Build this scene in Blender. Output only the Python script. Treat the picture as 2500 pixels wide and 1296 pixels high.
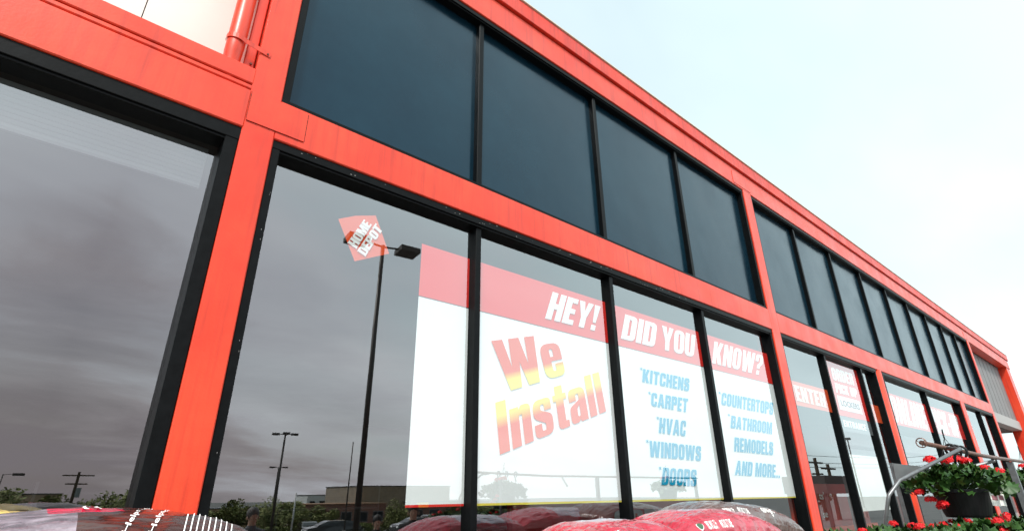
import bpy, math, random
from mathutils import Vector, Matrix, noise
from mathutils.geometry import tessellate_polygon
random.seed(7)
S = bpy.context.scene
COL = S.collection
for o in list(bpy.data.objects): bpy.data.objects.remove(o)

# ------------------------------------------------------------------ camera
cam = bpy.data.cameras.new('camera'); co = bpy.data.objects.new('camera', cam); COL.objects.link(co)
F = Vector((0.59794519, 0.69642671, 0.39680144)); R = Vector((0.76134517, -0.64827734, -0.00948844)); U = Vector((-0.25062938, -0.30777643, 0.91785543))
m = Matrix(((R.x, U.x, -F.x, 0), (R.y, U.y, -F.y, -2.9), (R.z, U.z, -F.z, 1.65), (0, 0, 0, 1)))
co.matrix_world = m
cam.sensor_width = 36; cam.lens = 18.606; cam.clip_start = .05; cam.clip_end = 2000
S.camera = co

# ------------------------------------------------------------------ light and exposure
SUN_EL, SUN_AZ = math.radians(50), math.radians(222)      # azimuth measured from +Y clockwise
sd = Vector((math.sin(SUN_AZ) * math.cos(SUN_EL), math.cos(SUN_AZ) * math.cos(SUN_EL), math.sin(SUN_EL)))
W = bpy.data.worlds.new('World'); S.world = W; W.use_nodes = True
nt = W.node_tree; nt.nodes.clear(); N = nt.nodes.new; L = nt.links.new
out = N('ShaderNodeOutputWorld')
sky = N('ShaderNodeTexSky'); sky.sky_type = 'NISHITA'; sky.sun_disc = False
sky.sun_elevation = SUN_EL; sky.sun_rotation = SUN_AZ; sky.air_density = 1.4; sky.dust_density = 2.5
bg1 = N('ShaderNodeBackground'); bg1.inputs[1].default_value = .09; L(sky.outputs[0], bg1.inputs[0])
tc = N('ShaderNodeTexCoord')
def vmath(op, a, b=None):
    n = N('ShaderNodeVectorMath'); n.operation = op
    L(a, n.inputs[0])
    if b is not None: n.inputs[1].default_value = b
    return n
def fmath(op, a, b=None, c=None):
    n = N('ShaderNodeMath'); n.operation = op
    for i, v in enumerate((a, b, c)):
        if v is None: continue
        if isinstance(v, (int, float)): n.inputs[i].default_value = v
        else: L(v, n.inputs[i])
    return n.outputs[0]
sep = N('ShaderNodeSeparateXYZ'); L(tc.outputs['Generated'], sep.inputs[0])
zc = fmath('ADD', fmath('MAXIMUM', sep.outputs[2], 0.0), .22)
cmb = N('ShaderNodeCombineXYZ')
L(fmath('DIVIDE', sep.outputs[0], zc), cmb.inputs[0]); L(fmath('DIVIDE', sep.outputs[1], zc), cmb.inputs[1])
mp = N('ShaderNodeMapping'); mp.inputs['Scale'].default_value = (.55, 1.0, 1); mp.inputs['Rotation'].default_value = (0, 0, .45); L(cmb.outputs[0], mp.inputs[0])
n1 = N('ShaderNodeTexNoise'); n1.inputs['Scale'].default_value = 1.1; n1.inputs['Detail'].default_value = 8; n1.inputs['Roughness'].default_value = .6; n1.inputs['Distortion'].default_value = .4
L(mp.outputs[0], n1.inputs['Vector'])
# heavy cloud bank low in the west-south-west thinning to bright overcast elsewhere
s = fmath('MULTIPLY', fmath('ABSOLUTE', sep.outputs[0]), .95)
s = fmath('ADD', s, fmath('MULTIPLY', sep.outputs[2], .95))
s = fmath('ADD', s, fmath('MULTIPLY', fmath('MAXIMUM', sep.outputs[1], 0.0), 1.0))
s = fmath('ADD', s, fmath('MULTIPLY', fmath('SUBTRACT', n1.outputs[0], .5), 1.0))
cr = N('ShaderNodeValToRGB'); L(s, cr.inputs[0])
e = cr.color_ramp.elements
e[0].position = .12; e[0].color = (.42, .375, .40, 1)
e[1].position = .95; e[1].color = (.90, 1.09, 1.12, 1)
for pos, c in ((.27, (.60, .555, .58, 1)), (.40, (.84, .85, .90, 1)), (.58, (.97, 1.01, 1.05, 1))):
    k = e.new(pos); k.color = c
dim = fmath('MULTIPLY_ADD', fmath('MINIMUM', fmath('MAXIMUM', fmath('MULTIPLY_ADD', sep.outputs[1], 1.4, .5), 0.0), 1.0), -.39, 1.04)
bg2 = N('ShaderNodeBackground'); L(cr.outputs[0], bg2.inputs[0]); L(dim, bg2.inputs[1])
n2 = N('ShaderNodeTexNoise'); n2.inputs['Scale'].default_value = .8; n2.inputs['Detail'].default_value = 5; L(mp.outputs[0], n2.inputs['Vector'])
cr2 = N('ShaderNodeValToRGB'); L(n2.outputs[0], cr2.inputs[0])
cr2.color_ramp.elements[0].position = .40; cr2.color_ramp.elements[0].color = (.70,) * 3 + (1,)
cr2.color_ramp.elements[1].position = .60; cr2.color_ramp.elements[1].color = (.97,) * 3 + (1,)
mx = N('ShaderNodeMixShader'); L(cr2.outputs[0], mx.inputs[0]); L(bg1.outputs[0], mx.inputs[1]); L(bg2.outputs[0], mx.inputs[2])
L(mx.outputs[0], out.inputs[0])
sl = bpy.data.lights.new('sun', 'SUN'); so = bpy.data.objects.new('sun', sl); COL.objects.link(so)
sl.energy = 2.6; sl.angle = math.radians(10); sl.color = (1, .96, .9)
so.rotation_euler = sd.to_track_quat('Z', 'Y').to_euler()
S.view_settings.view_transform = 'Standard'; S.view_settings.look = 'None'
S.view_settings.exposure = .7; S.view_settings.gamma = 1; S.view_settings.use_curve_mapping = False
S.render.engine = 'CYCLES'
S.cycles.transparent_max_bounces = 24; S.cycles.max_bounces = 8; S.cycles.caustics_reflective = False; S.cycles.caustics_refractive = False
S.cycles.use_denoising = True

# ------------------------------------------------------------------ materials
MATS = {}
class NT:
    def __init__(s, name):
        s.m = bpy.data.materials.new(name); s.m.use_nodes = True; s.t = s.m.node_tree
        s.b = s.t.nodes['Principled BSDF']; s.o = s.t.nodes['Material Output']
        s.tc = s.t.nodes.new('ShaderNodeTexCoord')
    def n(s, k): return s.t.nodes.new(k)
    def l(s, a, b): s.t.links.new(a, b)
    def noise(s, scale, detail=4, rough=.5, vec=None, stretch=None):
        v = vec or s.tc.outputs['Object']
        if stretch:
            mp = s.n('ShaderNodeMapping'); mp.inputs['Scale'].default_value = stretch; s.l(v, mp.inputs[0]); v = mp.outputs[0]
        t = s.n('ShaderNodeTexNoise'); t.inputs['Scale'].default_value = scale; t.inputs['Detail'].default_value = detail; t.inputs['Roughness'].default_value = rough
        s.l(v, t.inputs['Vector']); return t.outputs[0]
    def ramp(s, f, stops):
        r = s.n('ShaderNodeValToRGB'); s.l(f, r.inputs[0]); el = r.color_ramp.elements
        el[0].position, el[0].color = stops[0][0], tuple(stops[0][1]) + (1,)
        el[1].position, el[1].color = stops[-1][0], tuple(stops[-1][1]) + (1,)
        for p, c in stops[1:-1]: k = el.new(p); k.color = tuple(c) + (1,)
        return r.outputs[0]
    def bump(s, f, strength, dist=.01):
        b = s.n('ShaderNodeBump'); b.inputs['Strength'].default_value = strength; b.inputs['Distance'].default_value = dist
        s.l(f, b.inputs['Height']); s.l(b.outputs[0], s.b.inputs['Normal'])
def mat(name, col, rough=.5, spec=.5, var=.0, vs=6, bump=0, bs=40, metal=0, coat=0, stretch=None, dist=.01):
    if name in MATS: return MATS[name]
    k = NT(name); k.b.inputs['Roughness'].default_value = rough; k.b.inputs['Specular IOR Level'].default_value = spec
    k.b.inputs['Metallic'].default_value = metal; k.b.inputs['Coat Weight'].default_value = coat
    if var:
        a = [max(0, c * (1 - var)) for c in col]; b = [min(1, c * (1 + var)) for c in col]
        k.l(k.ramp(k.noise(vs, 6, .6, stretch=stretch), [(.3, a), (.7, b)]), k.b.inputs['Base Color'])
    else: k.b.inputs['Base Color'].default_value = tuple(col) + (1,)
    if bump: k.bump(k.noise(bs, 4), bump, dist)
    MATS[name] = k.m; return k.m

def paint(name, col, rough=.42):
    k = NT(name)
    base = k.ramp(k.noise(1.3, 6, .6), [(.3, [col[0] * .9, col[1] * .7, col[2] * .7]), (.72, [col[0] * 1.08, col[1] * 1.75, col[2] * 2.2])])
    chip = k.ramp(k.noise(23, 8, .72), [(.735, (0, 0, 0)), (.75, (1, 1, 1))])
    mixn = k.n('ShaderNodeMixRGB'); k.l(chip, mixn.inputs[0]); k.l(base, mixn.inputs[1]); mixn.inputs[2].default_value = (.16, .03, .02, 1)
    st = k.ramp(k.noise(2.2, 5, .6, stretch=(9, 9, .5)), [(.46, (0, 0, 0)), (.74, (1, 1, 1))])
    m2 = k.n('ShaderNodeMixRGB'); k.l(st, m2.inputs[0]); k.l(mixn.outputs[0], m2.inputs[1]); m2.inputs[2].default_value = (col[0] * .66, col[1] * .75, col[2] * 1.1, 1)
    k.l(m2.outputs[0], k.b.inputs['Base Color'])
    k.l(k.ramp(k.noise(3, 4), [(.3, [rough * .8] * 3), (.7, [rough * 1.25] * 3)]), k.b.inputs['Roughness'])
    mm = k.n('ShaderNodeMath'); mm.operation = 'MULTIPLY_ADD'; k.l(k.noise(2.5, 3), mm.inputs[0]); mm.inputs[1].default_value = 5.0
    k.l(k.noise(70, 3), mm.inputs[2]); k.bump(mm.outputs[0], .16, .004)
    k.b.inputs['Specular IOR Level'].default_value = .35; k.b.inputs['Coat Weight'].default_value = .28; k.b.inputs['Coat Roughness'].default_value = .3
    MATS[name] = k.m; return k.m
RED = paint('orange_red_paint', (.74, .040, .010))
RED2 = paint('orange_red_coping_paint', (.68, .032, .010), .55)
BLACK = mat('dark_anodised_frame', (.0035, .004, .0045), .42, .10, .35, 20, .05, 60)
BLACK2 = mat('black_sealant', (.006, .006, .007), .6)
CREAM = mat('white_wall_panel', (.80, .77, .71), .7, .3, .03, 2)
PALE = mat('pale_coping_metal', (.70, .62, .48), .45)
GREYM = mat('grey_metal', (.23, .24, .25), .42, .5, .15, 12, metal=.3)
GREYD = mat('dark_grey_metal', (.07, .075, .08), .4, .5, .2, 12, metal=.3)
CONC = mat('concrete', (.34, .32, .30), .9, .2, .15, 5, .3, 30)
BOLT = mat('rusty_bolt', (.12, .025, .015), .7)

def glass():
    k = NT('window_glass'); t = k.t; t.nodes.remove(k.b)
    tr = k.n('ShaderNodeBsdfTransparent'); tr.inputs[0].default_value = (.97, .985, .98, 1)
    gl = k.n('ShaderNodeBsdfGlossy'); gl.inputs['Roughness'].default_value = 0.0; gl.inputs[0].default_value = (.97, .985, 1, 1)
    ge = k.n('ShaderNodeNewGeometry'); dt = k.n('ShaderNodeVectorMath'); dt.operation = 'DOT_PRODUCT'; k.l(ge.outputs['Incoming'], dt.inputs[0]); k.l(ge.outputs['Normal'], dt.inputs[1])
    def mm(op, a, b, c=None):
        n = k.n('ShaderNodeMath'); n.operation = op
        for i, q in enumerate((a, b, c)):
            if q is None: continue
            if isinstance(q, (int, float)): n.inputs[i].default_value = q
            else: k.l(q, n.inputs[i])
        return n
    ab = mm('ABSOLUTE', dt.outputs['Value'], 0).outputs[0]
    ma = mm('MULTIPLY_ADD', mm('POWER', mm('SUBTRACT', 1.0, ab).outputs[0], 3.0).outputs[0], .46, .25); ma.use_clamp = True   # coated double glazing, same from both sides
    b = k.n('ShaderNodeBump'); b.inputs['Strength'].default_value = .02; b.inputs['Distance'].default_value = .02
    k.l(k.noise(1.2, 1), b.inputs['Height']); k.l(b.outputs[0], gl.inputs['Normal'])
    mx = k.n('ShaderNodeMixShader'); k.l(ma.outputs[0], mx.inputs[0]); k.l(tr.outputs[0], mx.inputs[1]); k.l(gl.outputs[0], mx.inputs[2])
    k.l(mx.outputs[0], k.o.inputs[0]); return k.m
GLASS = glass()
def frosted():
    k = NT('satin_spandrel_panel')
    k.b.inputs['Base Color'].default_value = (.008, .032, .05, 1)
    k.l(k.ramp(k.noise(1.6, 5, .6), [(.3, (.13,) * 3), (.7, (.27,) * 3)]), k.b.inputs['Roughness'])
    k.b.inputs['IOR'].default_value = 1.43; k.b.inputs['Specular Tint'].default_value = (.52, .78, 1.0, 1)
    a = k.noise(1.7, 2); k.bump(a, .12, .05)
    k.l(k.ramp(k.noise(1.1, 6, .65), [(.3, (.002, .012, .022)), (.75, (.005, .024, .038))]), k.b.inputs['Base Color'])
    return k.m
FROST = frosted()

# ------------------------------------------------------------------ mesh helpers
class G:
    def __init__(s): s.v = []; s.f = []; s.mi = []; s.uv = None
    def add(s, vs, fs, mi=0):
        o = len(s.v); s.v += [tuple(v) for v in vs]; s.f += [tuple(i + o for i in f) for f in fs]; s.mi += [mi] * len(fs); return s
    def box(s, x0, x1, y0, y1, z0, z1, mi=0, bev=0):
        if bev:
            b = bev
            vs = []
            for z in (z0, z1):
                for (x, y) in ((x0 + b, y0), (x1 - b, y0), (x1, y0 + b), (x1, y1 - b), (x1 - b, y1), (x0 + b, y1), (x0, y1 - b), (x0, y0 + b)): vs.append((x, y, z))
            fs = [tuple(range(7, -1, -1)), tuple(range(8, 16))] + [(i, (i + 1) % 8, 8 + (i + 1) % 8, 8 + i) for i in range(8)]
            return s.add(vs, fs, mi)
        vs = [(x, y, z) for z in (z0, z1) for (x, y) in ((x0, y0), (x1, y0), (x1, y1), (x0, y1))]
        return s.add(vs, [(3, 2, 1, 0), (4, 5, 6, 7), (0, 1, 5, 4), (1, 2, 6, 5), (2, 3, 7, 6), (3, 0, 4, 7)], mi)
    def hbox(s, x0, x1, y0, y1, z0, z1, b, mi=0):
        "box running along x with chamfered long edges"
        prof = ((y0 + b, z0), (y1 - b, z0), (y1, z0 + b), (y1, z1 - b), (y1 - b, z1), (y0 + b, z1), (y0, z1 - b), (y0, z0 + b))
        vs = [(x, y, z) for x in (x0, x1) for (y, z) in prof]
        return s.add(vs, [tuple(range(8)), tuple(range(15, 7, -1))] + [(i, 8 + i, 8 + (i + 1) % 8, (i + 1) % 8) for i in range(8)], mi)
    def tube(s, pts, r, n=10, mi=0, cap=True):
        pts = [Vector(p) for p in pts]; rs = r if isinstance(r, (list, tuple)) else [r] * len(pts)
        rings = []; ref = None
        for i, p in enumerate(pts):
            d = ((pts[i + 1] if i + 1 < len(pts) else p) - (pts[i - 1] if i else p)).normalized()
            if ref is None: ref = Vector((0, 0, 1)) if abs(d.z) < .9 else Vector((1, 0, 0))
            a = d.cross(ref).normalized(); b = a.cross(d).normalized(); ref = b
            rings.append([p + (a * math.cos(t) + b * math.sin(t)) * rs[i] for t in [2 * math.pi * j / n for j in range(n)]])
        vs = [v for ring in rings for v in ring]
        fs = [(i * n + j, i * n + (j + 1) % n, (i + 1) * n + (j + 1) % n, (i + 1) * n + j) for i in range(len(pts) - 1) for j in range(n)]
        if cap: fs += [tuple(range(n - 1, -1, -1)), tuple((len(pts) - 1) * n + j for j in range(n))]
        return s.add(vs, fs, mi)
    def ball(s, c, r, n=10, k=6, mi=0, sq=(1, 1, 1)):
        vs = [(c[0] + r * sq[0] * math.sin(math.pi * i / k) * math.cos(2 * math.pi * j / n), c[1] + r * sq[1] * math.sin(math.pi * i / k) * math.sin(2 * math.pi * j / n), c[2] + r * sq[2] * math.cos(math.pi * i / k)) for i in range(k + 1) for j in range(n)]
        return s.add(vs, [(i * n + j, (i + 1) * n + j, (i + 1) * n + (j + 1) % n, i * n + (j + 1) % n) for i in range(k) for j in range(n)], mi)
    def build(s, name, mats, parent=None, smooth=False, loc=None):
        me = bpy.data.meshes.new(name); me.from_pydata(s.v, [], s.f)
        if not isinstance(mats, (list, tuple)): mats = [mats]
        for mm in mats: me.materials.append(mm)
        for p, i in zip(me.polygons, s.mi): p.material_index = i; p.use_smooth = smooth
        if s.uv:
            ul = me.uv_layers.new(name='UVMap')
            for lp in me.loops: ul.data[lp.index].uv = s.uv[lp.vertex_index]
        me.validate(); me.update()
        o = bpy.data.objects.new(name, me); COL.objects.link(o)
        if parent: o.parent = parent
        if loc: o.location = loc
        return o
def tag(o, label=None, cat=None, group=None, kind=None):
    if label: o['label'] = label
    if cat: o['category'] = cat
    if group: o['group'] = group
    if kind: o['kind'] = kind
    return o
def empty(name, loc=(0, 0, 0), rz=0, **k):
    o = bpy.data.objects.new(name, None); COL.objects.link(o); o.location = loc; o.rotation_euler = (0, 0, rz); o.empty_display_size = .1
    return tag(o, **k)
def copy_tree(root, loc, rz=0, **k):
    kids = KIDS(root)
    r = root.copy(); COL.objects.link(r); r.location = loc; r.rotation_euler = (0, 0, rz)
    for key in ('label', 'category', 'group'):
        if key in k: r[key] = k[key]
    def rec(src, dst):
        for ch in KIDS(src):
            c = ch.copy(); COL.objects.link(c); c.parent = dst; rec(ch, c)
    for ch in kids:
        c = ch.copy(); COL.objects.link(c); c.parent = r; rec(ch, c)
    if 'scale' in k: r.scale = k['scale']
    return r
def KIDS(o): return [c for c in list(COL.objects) if c.parent == o]

# ------------------------------------------------------------------ heavy condensed lettering
def rr(x0, y0, x1, y1, r): return [(x0, y0, r), (x1, y0, r), (x1, y1, r), (x0, y1, r)]
def rc(x0, y0, x1, y1): return [(x0, y0), (x1, y0), (x1, y1), (x0, y1)]
GL = {
 'A': (.70, [[(0, 0), (.2, 1), (.5, 1), (.7, 0), (.45, 0), (.425, .18), (.275, .18), (.25, 0)], [(.3, .35), (.4, .35), (.35, .74)]]),
 'B': (.62, [[(0, 0), (.62, 0, .2), (.62, .52, .13), (.54, .53), (.6, .56, .1), (.6, 1, .2), (0, 1)], [(.25, .16), (.37, .16, .05), (.37, .44, .05), (.25, .44)], [(.25, .6), (.36, .6, .05), (.36, .84, .05), (.25, .84)]]),
 'C': (.60, [[(0, 0, .25), (.6, 0, .25), (.6, .37), (.36, .37), (.36, .16, .055), (.25, .16, .055), (.25, .84, .055), (.36, .84, .055), (.36, .63), (.6, .63), (.6, 1, .25), (0, 1, .25)]]),
 'D': (.61, [[(0, 0), (.61, 0, .22), (.61, 1, .22), (0, 1)], [(.25, .17), (.36, .17, .06), (.36, .83, .06), (.25, .83)]]),
 'E': (.48, [[(0, 0), (.48, 0), (.48, .18), (.25, .18), (.25, .41), (.45, .41), (.45, .59), (.25, .59), (.25, .82), (.48, .82), (.48, 1), (0, 1)]]),
 'G': (.61, [[(0, 0, .25), (.61, 0, .2), (.61, .52), (.32, .52), (.32, .36), (.37, .36), (.37, .16, .055), (.25, .16, .055), (.25, .84, .055), (.36, .84, .055), (.36, .66), (.61, .66), (.61, 1, .25), (0, 1, .25)]]),
 'H': (.62, [[(0, 0), (.25, 0), (.25, .4), (.37, .4), (.37, 0), (.62, 0), (.62, 1), (.37, 1), (.37, .6), (.25, .6), (.25, 1), (0, 1)]]),
 'I': (.25, [rc(0, 0, .25, 1)]),
 'K': (.65, [[(0, 0), (.25, 0), (.25, .38), (.38, 0), (.65, 0), (.45, .53), (.64, 1), (.39, 1), (.25, .64), (.25, 1), (0, 1)]]),
 'L': (.46, [[(0, 0), (.46, 0), (.46, .18), (.25, .18), (.25, 1), (0, 1)]]),
 'M': (.82, [[(0, 0), (.22, 0), (.22, .66), (.32, 0), (.5, 0), (.6, .66), (.6, 0), (.82, 0), (.82, 1), (.53, 1), (.41, .45), (.29, 1), (0, 1)]]),
 'N': (.62, [[(0, 0), (.23, 0), (.23, .5), (.38, 0), (.62, 0), (.62, 1), (.39, 1), (.39, .52), (.24, 1), (0, 1)]]),
 'O': (.61, [rr(0, 0, .61, 1, .26), rr(.25, .16, .36, .84, .054)]),
 'P': (.60, [[(0, 0), (.25, 0), (.25, .38), (.6, .38, .18), (.6, 1, .2), (0, 1)], [(.25, .56), (.35, .56, .05), (.35, .83, .05), (.25, .83)]]),
 'R': (.61, [[(0, 0), (.25, 0), (.25, .42), (.3, .42), (.36, .36, .04), (.36, 0), (.61, 0), (.61, .42, .1), (.53, .49), (.61, .57, .1), (.61, 1, .2), (0, 1)], [(.25, .58), (.36, .58, .05), (.36, .84, .05), (.25, .84)]]),
 'S': (.60, [[(0, .35), (0, 0, .24), (.6, 0, .24), (.6, .54, .2), (.25, .71, .06), (.25, .85, .05), (.36, .85, .05), (.36, .67), (.59, .67), (.59, 1, .24), (0, 1, .24), (0, .53, .2), (.35, .34, .06), (.35, .15, .05), (.24, .15, .05), (.24, .35)]]),
 'T': (.60, [[(.175, 0), (.425, 0), (.425, .81), (.6, .81), (.6, 1), (0, 1), (0, .81), (.175, .81)]]),
 'U': (.61, [[(0, 1), (0, 0, .25), (.61, 0, .25), (.61, 1), (.36, 1), (.36, .16, .054), (.25, .16, .054), (.25, 1)]]),
 'V': (.68, [[(0, 1), (.2, 0), (.48, 0), (.68, 1), (.43, 1), (.34, .33), (.25, 1)]]),
 'W': (1.0, [[(0, 1), (.13, 0), (.41, 0), (.5, .5), (.59, 0), (.87, 0), (1, 1), (.76, 1), (.7, .43), (.62, 1), (.38, 1), (.3, .43), (.24, 1)]]),
 'Y': (.66, [[(0, 1), (.21, .4), (.21, 0), (.45, 0), (.45, .4), (.66, 1), (.41, 1), (.33, .63), (.25, 1)]]),
 '!': (.27, [[(0, 1), (.07, .3), (.2, .3), (.27, 1)], rc(.03, 0, .24, .2)]),
 '?': (.60, [[(.17, .3), (.4, .3), (.4, .4), (.6, .56, .1), (.6, 1, .24), (0, 1, .24), (0, .64), (.24, .64), (.24, .84, .05), (.36, .84, .05), (.36, .6, .05), (.17, .46, .05)], rc(.17, 0, .4, .2)]),
 '.': (.24, [rc(.02, 0, .22, .19)]),
 '-': (.32, [rc(.03, .36, .29, .54)]),
 '*': (.30, [rc(.125, .72, .175, 1), [(.02, .79), (.045, .75), (.28, .93), (.255, .97)], [(.255, .75), (.28, .79), (.045, .97), (.02, .93)]]),
 ' ': (.22, []),
 'e': (.54, [[(0, 0, .22), (.54, 0, .22), (.54, .3), (.32, .3), (.32, .14, .04), (.23, .14, .04), (.23, .37), (.54, .37), (.54, .78, .22), (0, .78, .22)], [(.23, .47), (.32, .47), (.32, .65, .04), (.23, .65, .04)]]),
 'n': (.54, [[(0, 0), (.23, 0), (.23, .6, .03), (.31, .62, .03), (.31, 0), (.54, 0), (.54, .8, .16), (.3, .8, .05), (.23, .72), (.23, .78), (0, .78)]]),
 's': (.52, [[(0, .28), (0, 0, .19), (.52, 0, .19), (.52, .42, .16), (.21, .55, .05), (.21, .67, .04), (.31, .67, .04), (.31, .53), (.51, .53), (.51, .79, .19), (0, .79, .19), (0, .42, .16), (.31, .26, .05), (.31, .12, .04), (.2, .12, .04), (.2, .28)]]),
 't': (.40, [[(.08, .63), (.08, 0, .12), (.4, 0), (.4, .15), (.31, .15), (.31, .63), (.4, .63), (.4, .77), (.31, .77), (.31, .96), (.08, .96), (.08, .77), (0, .77), (0, .63)]]),
 'a': (.53, [[(0, 0, .14), (.22, 0, .08), (.29, .07), (.3, 0), (.53, 0), (.53, .79, .2), (0, .79, .2), (0, .5), (.22, .5), (.22, .65, .04), (.31, .65, .04), (.31, .5, .06), (0, .38, .12)], [(.22, .13, .04), (.3, .13, .04), (.3, .39), (.22, .31)]]),
 'l': (.23, [rc(0, 0, .23, 1)]),
}
def fillet(pts):
    out = []; n = len(pts)
    for i, p in enumerate(pts):
        r = p[2] if len(p) > 2 else 0
        P = Vector(p[:2])
        if not r: out.append(P); continue
        A = Vector(pts[i - 1][:2]) - P; B = Vector(pts[(i + 1) % n][:2]) - P
        la, lb = A.length, B.length; A.normalize(); B.normalize()
        ang = A.angle(B); t = min(r / math.tan(ang / 2), la * .5, lb * .5)
        a = P + A * t; b = P + B * t
        for k in range(7):
            q = k / 6; out.append(a * (1 - q) ** 2 + P * 2 * q * (1 - q) + b * q * q)
    return out
def text2d(txt, gap=.055, stencil=False, serif=0):
    "returns verts (x,y,layer), tris, width ; cap height = 1"
    V, T = [], []; x = 0
    for ch in txt:
        w, cs = GL[ch]
        if cs:
            groups = [[cs[0]]] + [[c] for c in cs[1:]] if ch in '!?*' else [cs]
            for g in groups:
                loops = [fillet(c) for c in g]
                flat = [p for lp in loops for p in lp]
                tr = tessellate_polygon([[Vector((p.x, p.y, 0)) for p in lp] for lp in loops])
                o = len(V); V += [(p.x + x, p.y, 0) for p in flat]; T += [tuple(i + o for i in t) for t in tr]
            if serif and ch in 'ENTRHMPDIK':
                stems = {'E': (0,), 'N': (0, .39), 'T': (.175,), 'R': (0, .36), 'H': (0, .37), 'M': (0, .6), 'P': (0,), 'D': (0,), 'I': (0,), 'K': (0, .4)}[ch]
                for sx in stems:
                    for y0 in (0, 1 - serif):
                        if ch == 'R' and sx > .2 and y0 > 0: continue
                        o = len(V); V += [(x + sx - .05, y0, 1), (x + sx + .30, y0, 1), (x + sx + .30, y0 + serif, 1), (x + sx - .05, y0 + serif, 1)]; T += [(o, o + 1, o + 2), (o, o + 2, o + 3)]
        x += w + gap
    return V, T, x - gap
def bil(q, s, t):
    "q = TL, TR, BR, BL"
    top = [q[0][i] * (1 - s) + q[1][i] * s for i in (0, 1)]; bot = [q[3][i] * (1 - s) + q[2][i] * s for i in (0, 1)]
    return bot[0] * (1 - t) + top[0] * t, bot[1] * (1 - t) + top[1] * t
def lettering(txt, quad, y, m, parent, gap=.055, serif=0, name='lettering'):
    V, T, w = text2d(txt, gap, serif=serif)
    g = G(); g.uv = []
    vs = []
    for (a, b, l) in V:
        X, Z = bil(quad, a / w, b); vs.append((X, y - l * .0004, Z)); g.uv.append((a / w, b))
    g.add(vs, T); return g.build(name, m, parent)
def font2d(txt, bold=.02):
    c = bpy.data.curves.new('t', 'FONT'); c.body = txt; c.offset = bold; c.resolution_u = 3
    o = bpy.data.objects.new('t', c); me = o.to_mesh()
    V = [(v.co.x, v.co.y) for v in me.vertices]; T = [tuple(p.vertices) for p in me.polygons]
    o.to_mesh_clear(); bpy.data.objects.remove(o); bpy.data.curves.remove(c)
    w = max(v[0] for v in V); x0 = min(v[0] for v in V); h = .73
    return [((a - x0) / (w - x0), b / h) for a, b in V], T, (w - x0) / h
def rect(name, x0, x1, z0, z1, y, m, parent, th=.0):
    g = G()
    if th: g.box(x0, x1, y, y + th, z0, z1)
    else: g.add([(x0, y, z0), (x1, y, z0), (x1, y, z1), (x0, y, z1)], [(0, 1, 2, 3)])
    return g.build(name, m, parent)

# ------------------------------------------------------------------ ground
def gz(y):
    return 0 if y > -8 else (-2.25 * (-y - 8) / 49 if y > -57 else (-2.25 - .75 * (-y - 57) / 35 if y > -92 else -3.0))
def asphalt():
    k = NT('asphalt')
    c = k.ramp(k.noise(.35, 8, .6), [(.3, (.085, .083, .08)), (.7, (.14, .137, .13))])
    k.l(c, k.b.inputs['Base Color']); k.b.inputs['Roughness'].default_value = .9; k.bump(k.noise(60, 3), .4, .01); return k.m
g = G(); ys = [-8, -20, -35, -57, -75, -92, -200, -600]; 
vs = [(x, y, gz(y)) for y in ys for x in (-400, 600)]
g.add(vs, [(2 * i + 1, 2 * i, 2 * i + 2, 2 * i + 3) for i in range(len(ys) - 1)])
g.add([(-400, -8, 0), (600, -8, 0), (600, -5.2, 0), (-400, -5.2, 0)], [(0, 1, 2, 3)])
tag(g.build('parking_lot', asphalt()), kind='structure')
g = G(); g.box(-60, 60, -5.2, .0, -.3, .13); g.box(-60, 60, -5.35, -5.2, -.3, .12)
tag(g.build('pavement', CONC), kind='structure')
tag(rect('ground', -400, 600, 0, 0, 0, CONC, None), kind='structure')
bpy.data.objects.remove(bpy.data.objects['ground'])
g = G(); g.add([(-400, 20, -.02), (20.8, 20, -.02), (20.8, 500, -.02), (-400, 500, -.02), (20.8, 0, -.02), (600, 0, -.02), (600, 500, -.02)], [(0, 1, 2, 3), (4, 5, 6, 2)])
tag(g.build('ground', asphalt()), kind='structure')
LINE = mat('white_line_paint', (.7, .7, .66), .8)
g = G()
for i in range(26):
    x = -20 + i * 4.2
    for (a, b) in ((-24, -29), (-38, -43), (-52, -57)):
        g.add([(x, a, gz(a) + .012), (x + .12, a, gz(a) + .012), (x + .12, b, gz(b) + .012), (x, b, gz(b) + .012)], [(3, 2, 1, 0)])
tag(g.build('parking_lines', LINE), kind='structure')

# ------------------------------------------------------------------ the store building
ST = empty('store_building', (0, 0, 0), label='orange red steel framed store front with two rows of dark glass under an open sky', cat='building')
AL, AR, BL, BR, CL_, CR_ = .443, .621, 7.014, 7.246, 20.396, 20.62
DL, DR, EL, ER = 10.93, 11.25, 16.74, 17.10
ZB0, ZB1, ZL1, ZF0, ZF1, ZR = 3.62, 3.902, 4.056, 5.76, 6.074, 6.272
def colbox(x0, x1, z0, z1, y0=0, y1=.24): return G().box(x0, x1, y0, y1, z0, z1, bev=.006).build('column', RED, ST)
colbox(AL, AR, .13, ZF0); colbox(BL, BR, .13, ZF0); colbox(CL_, CR_, .13, ZF0)
G().tube([(11.09, .125, .13), (11.09, .125, ZB0)], .142, 28).build('column', RED, ST, smooth=True); colbox(EL, ER, .13, ZB0, -.0, .2)
colbox(26.35, 26.95, .13, ZF0, .02, .5); colbox(-5.2, -5.0, .13, ZF0)
colbox(.375, .437, ZL1 + .0, ZF0, .05, .2)
def beam(x0, x1, z0, z1, y0=0, y1=.24, name='beam', m=RED): return G().hbox(x0, x1, y0, y1, z0, z1, .006).build(name, m, ST)
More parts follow.
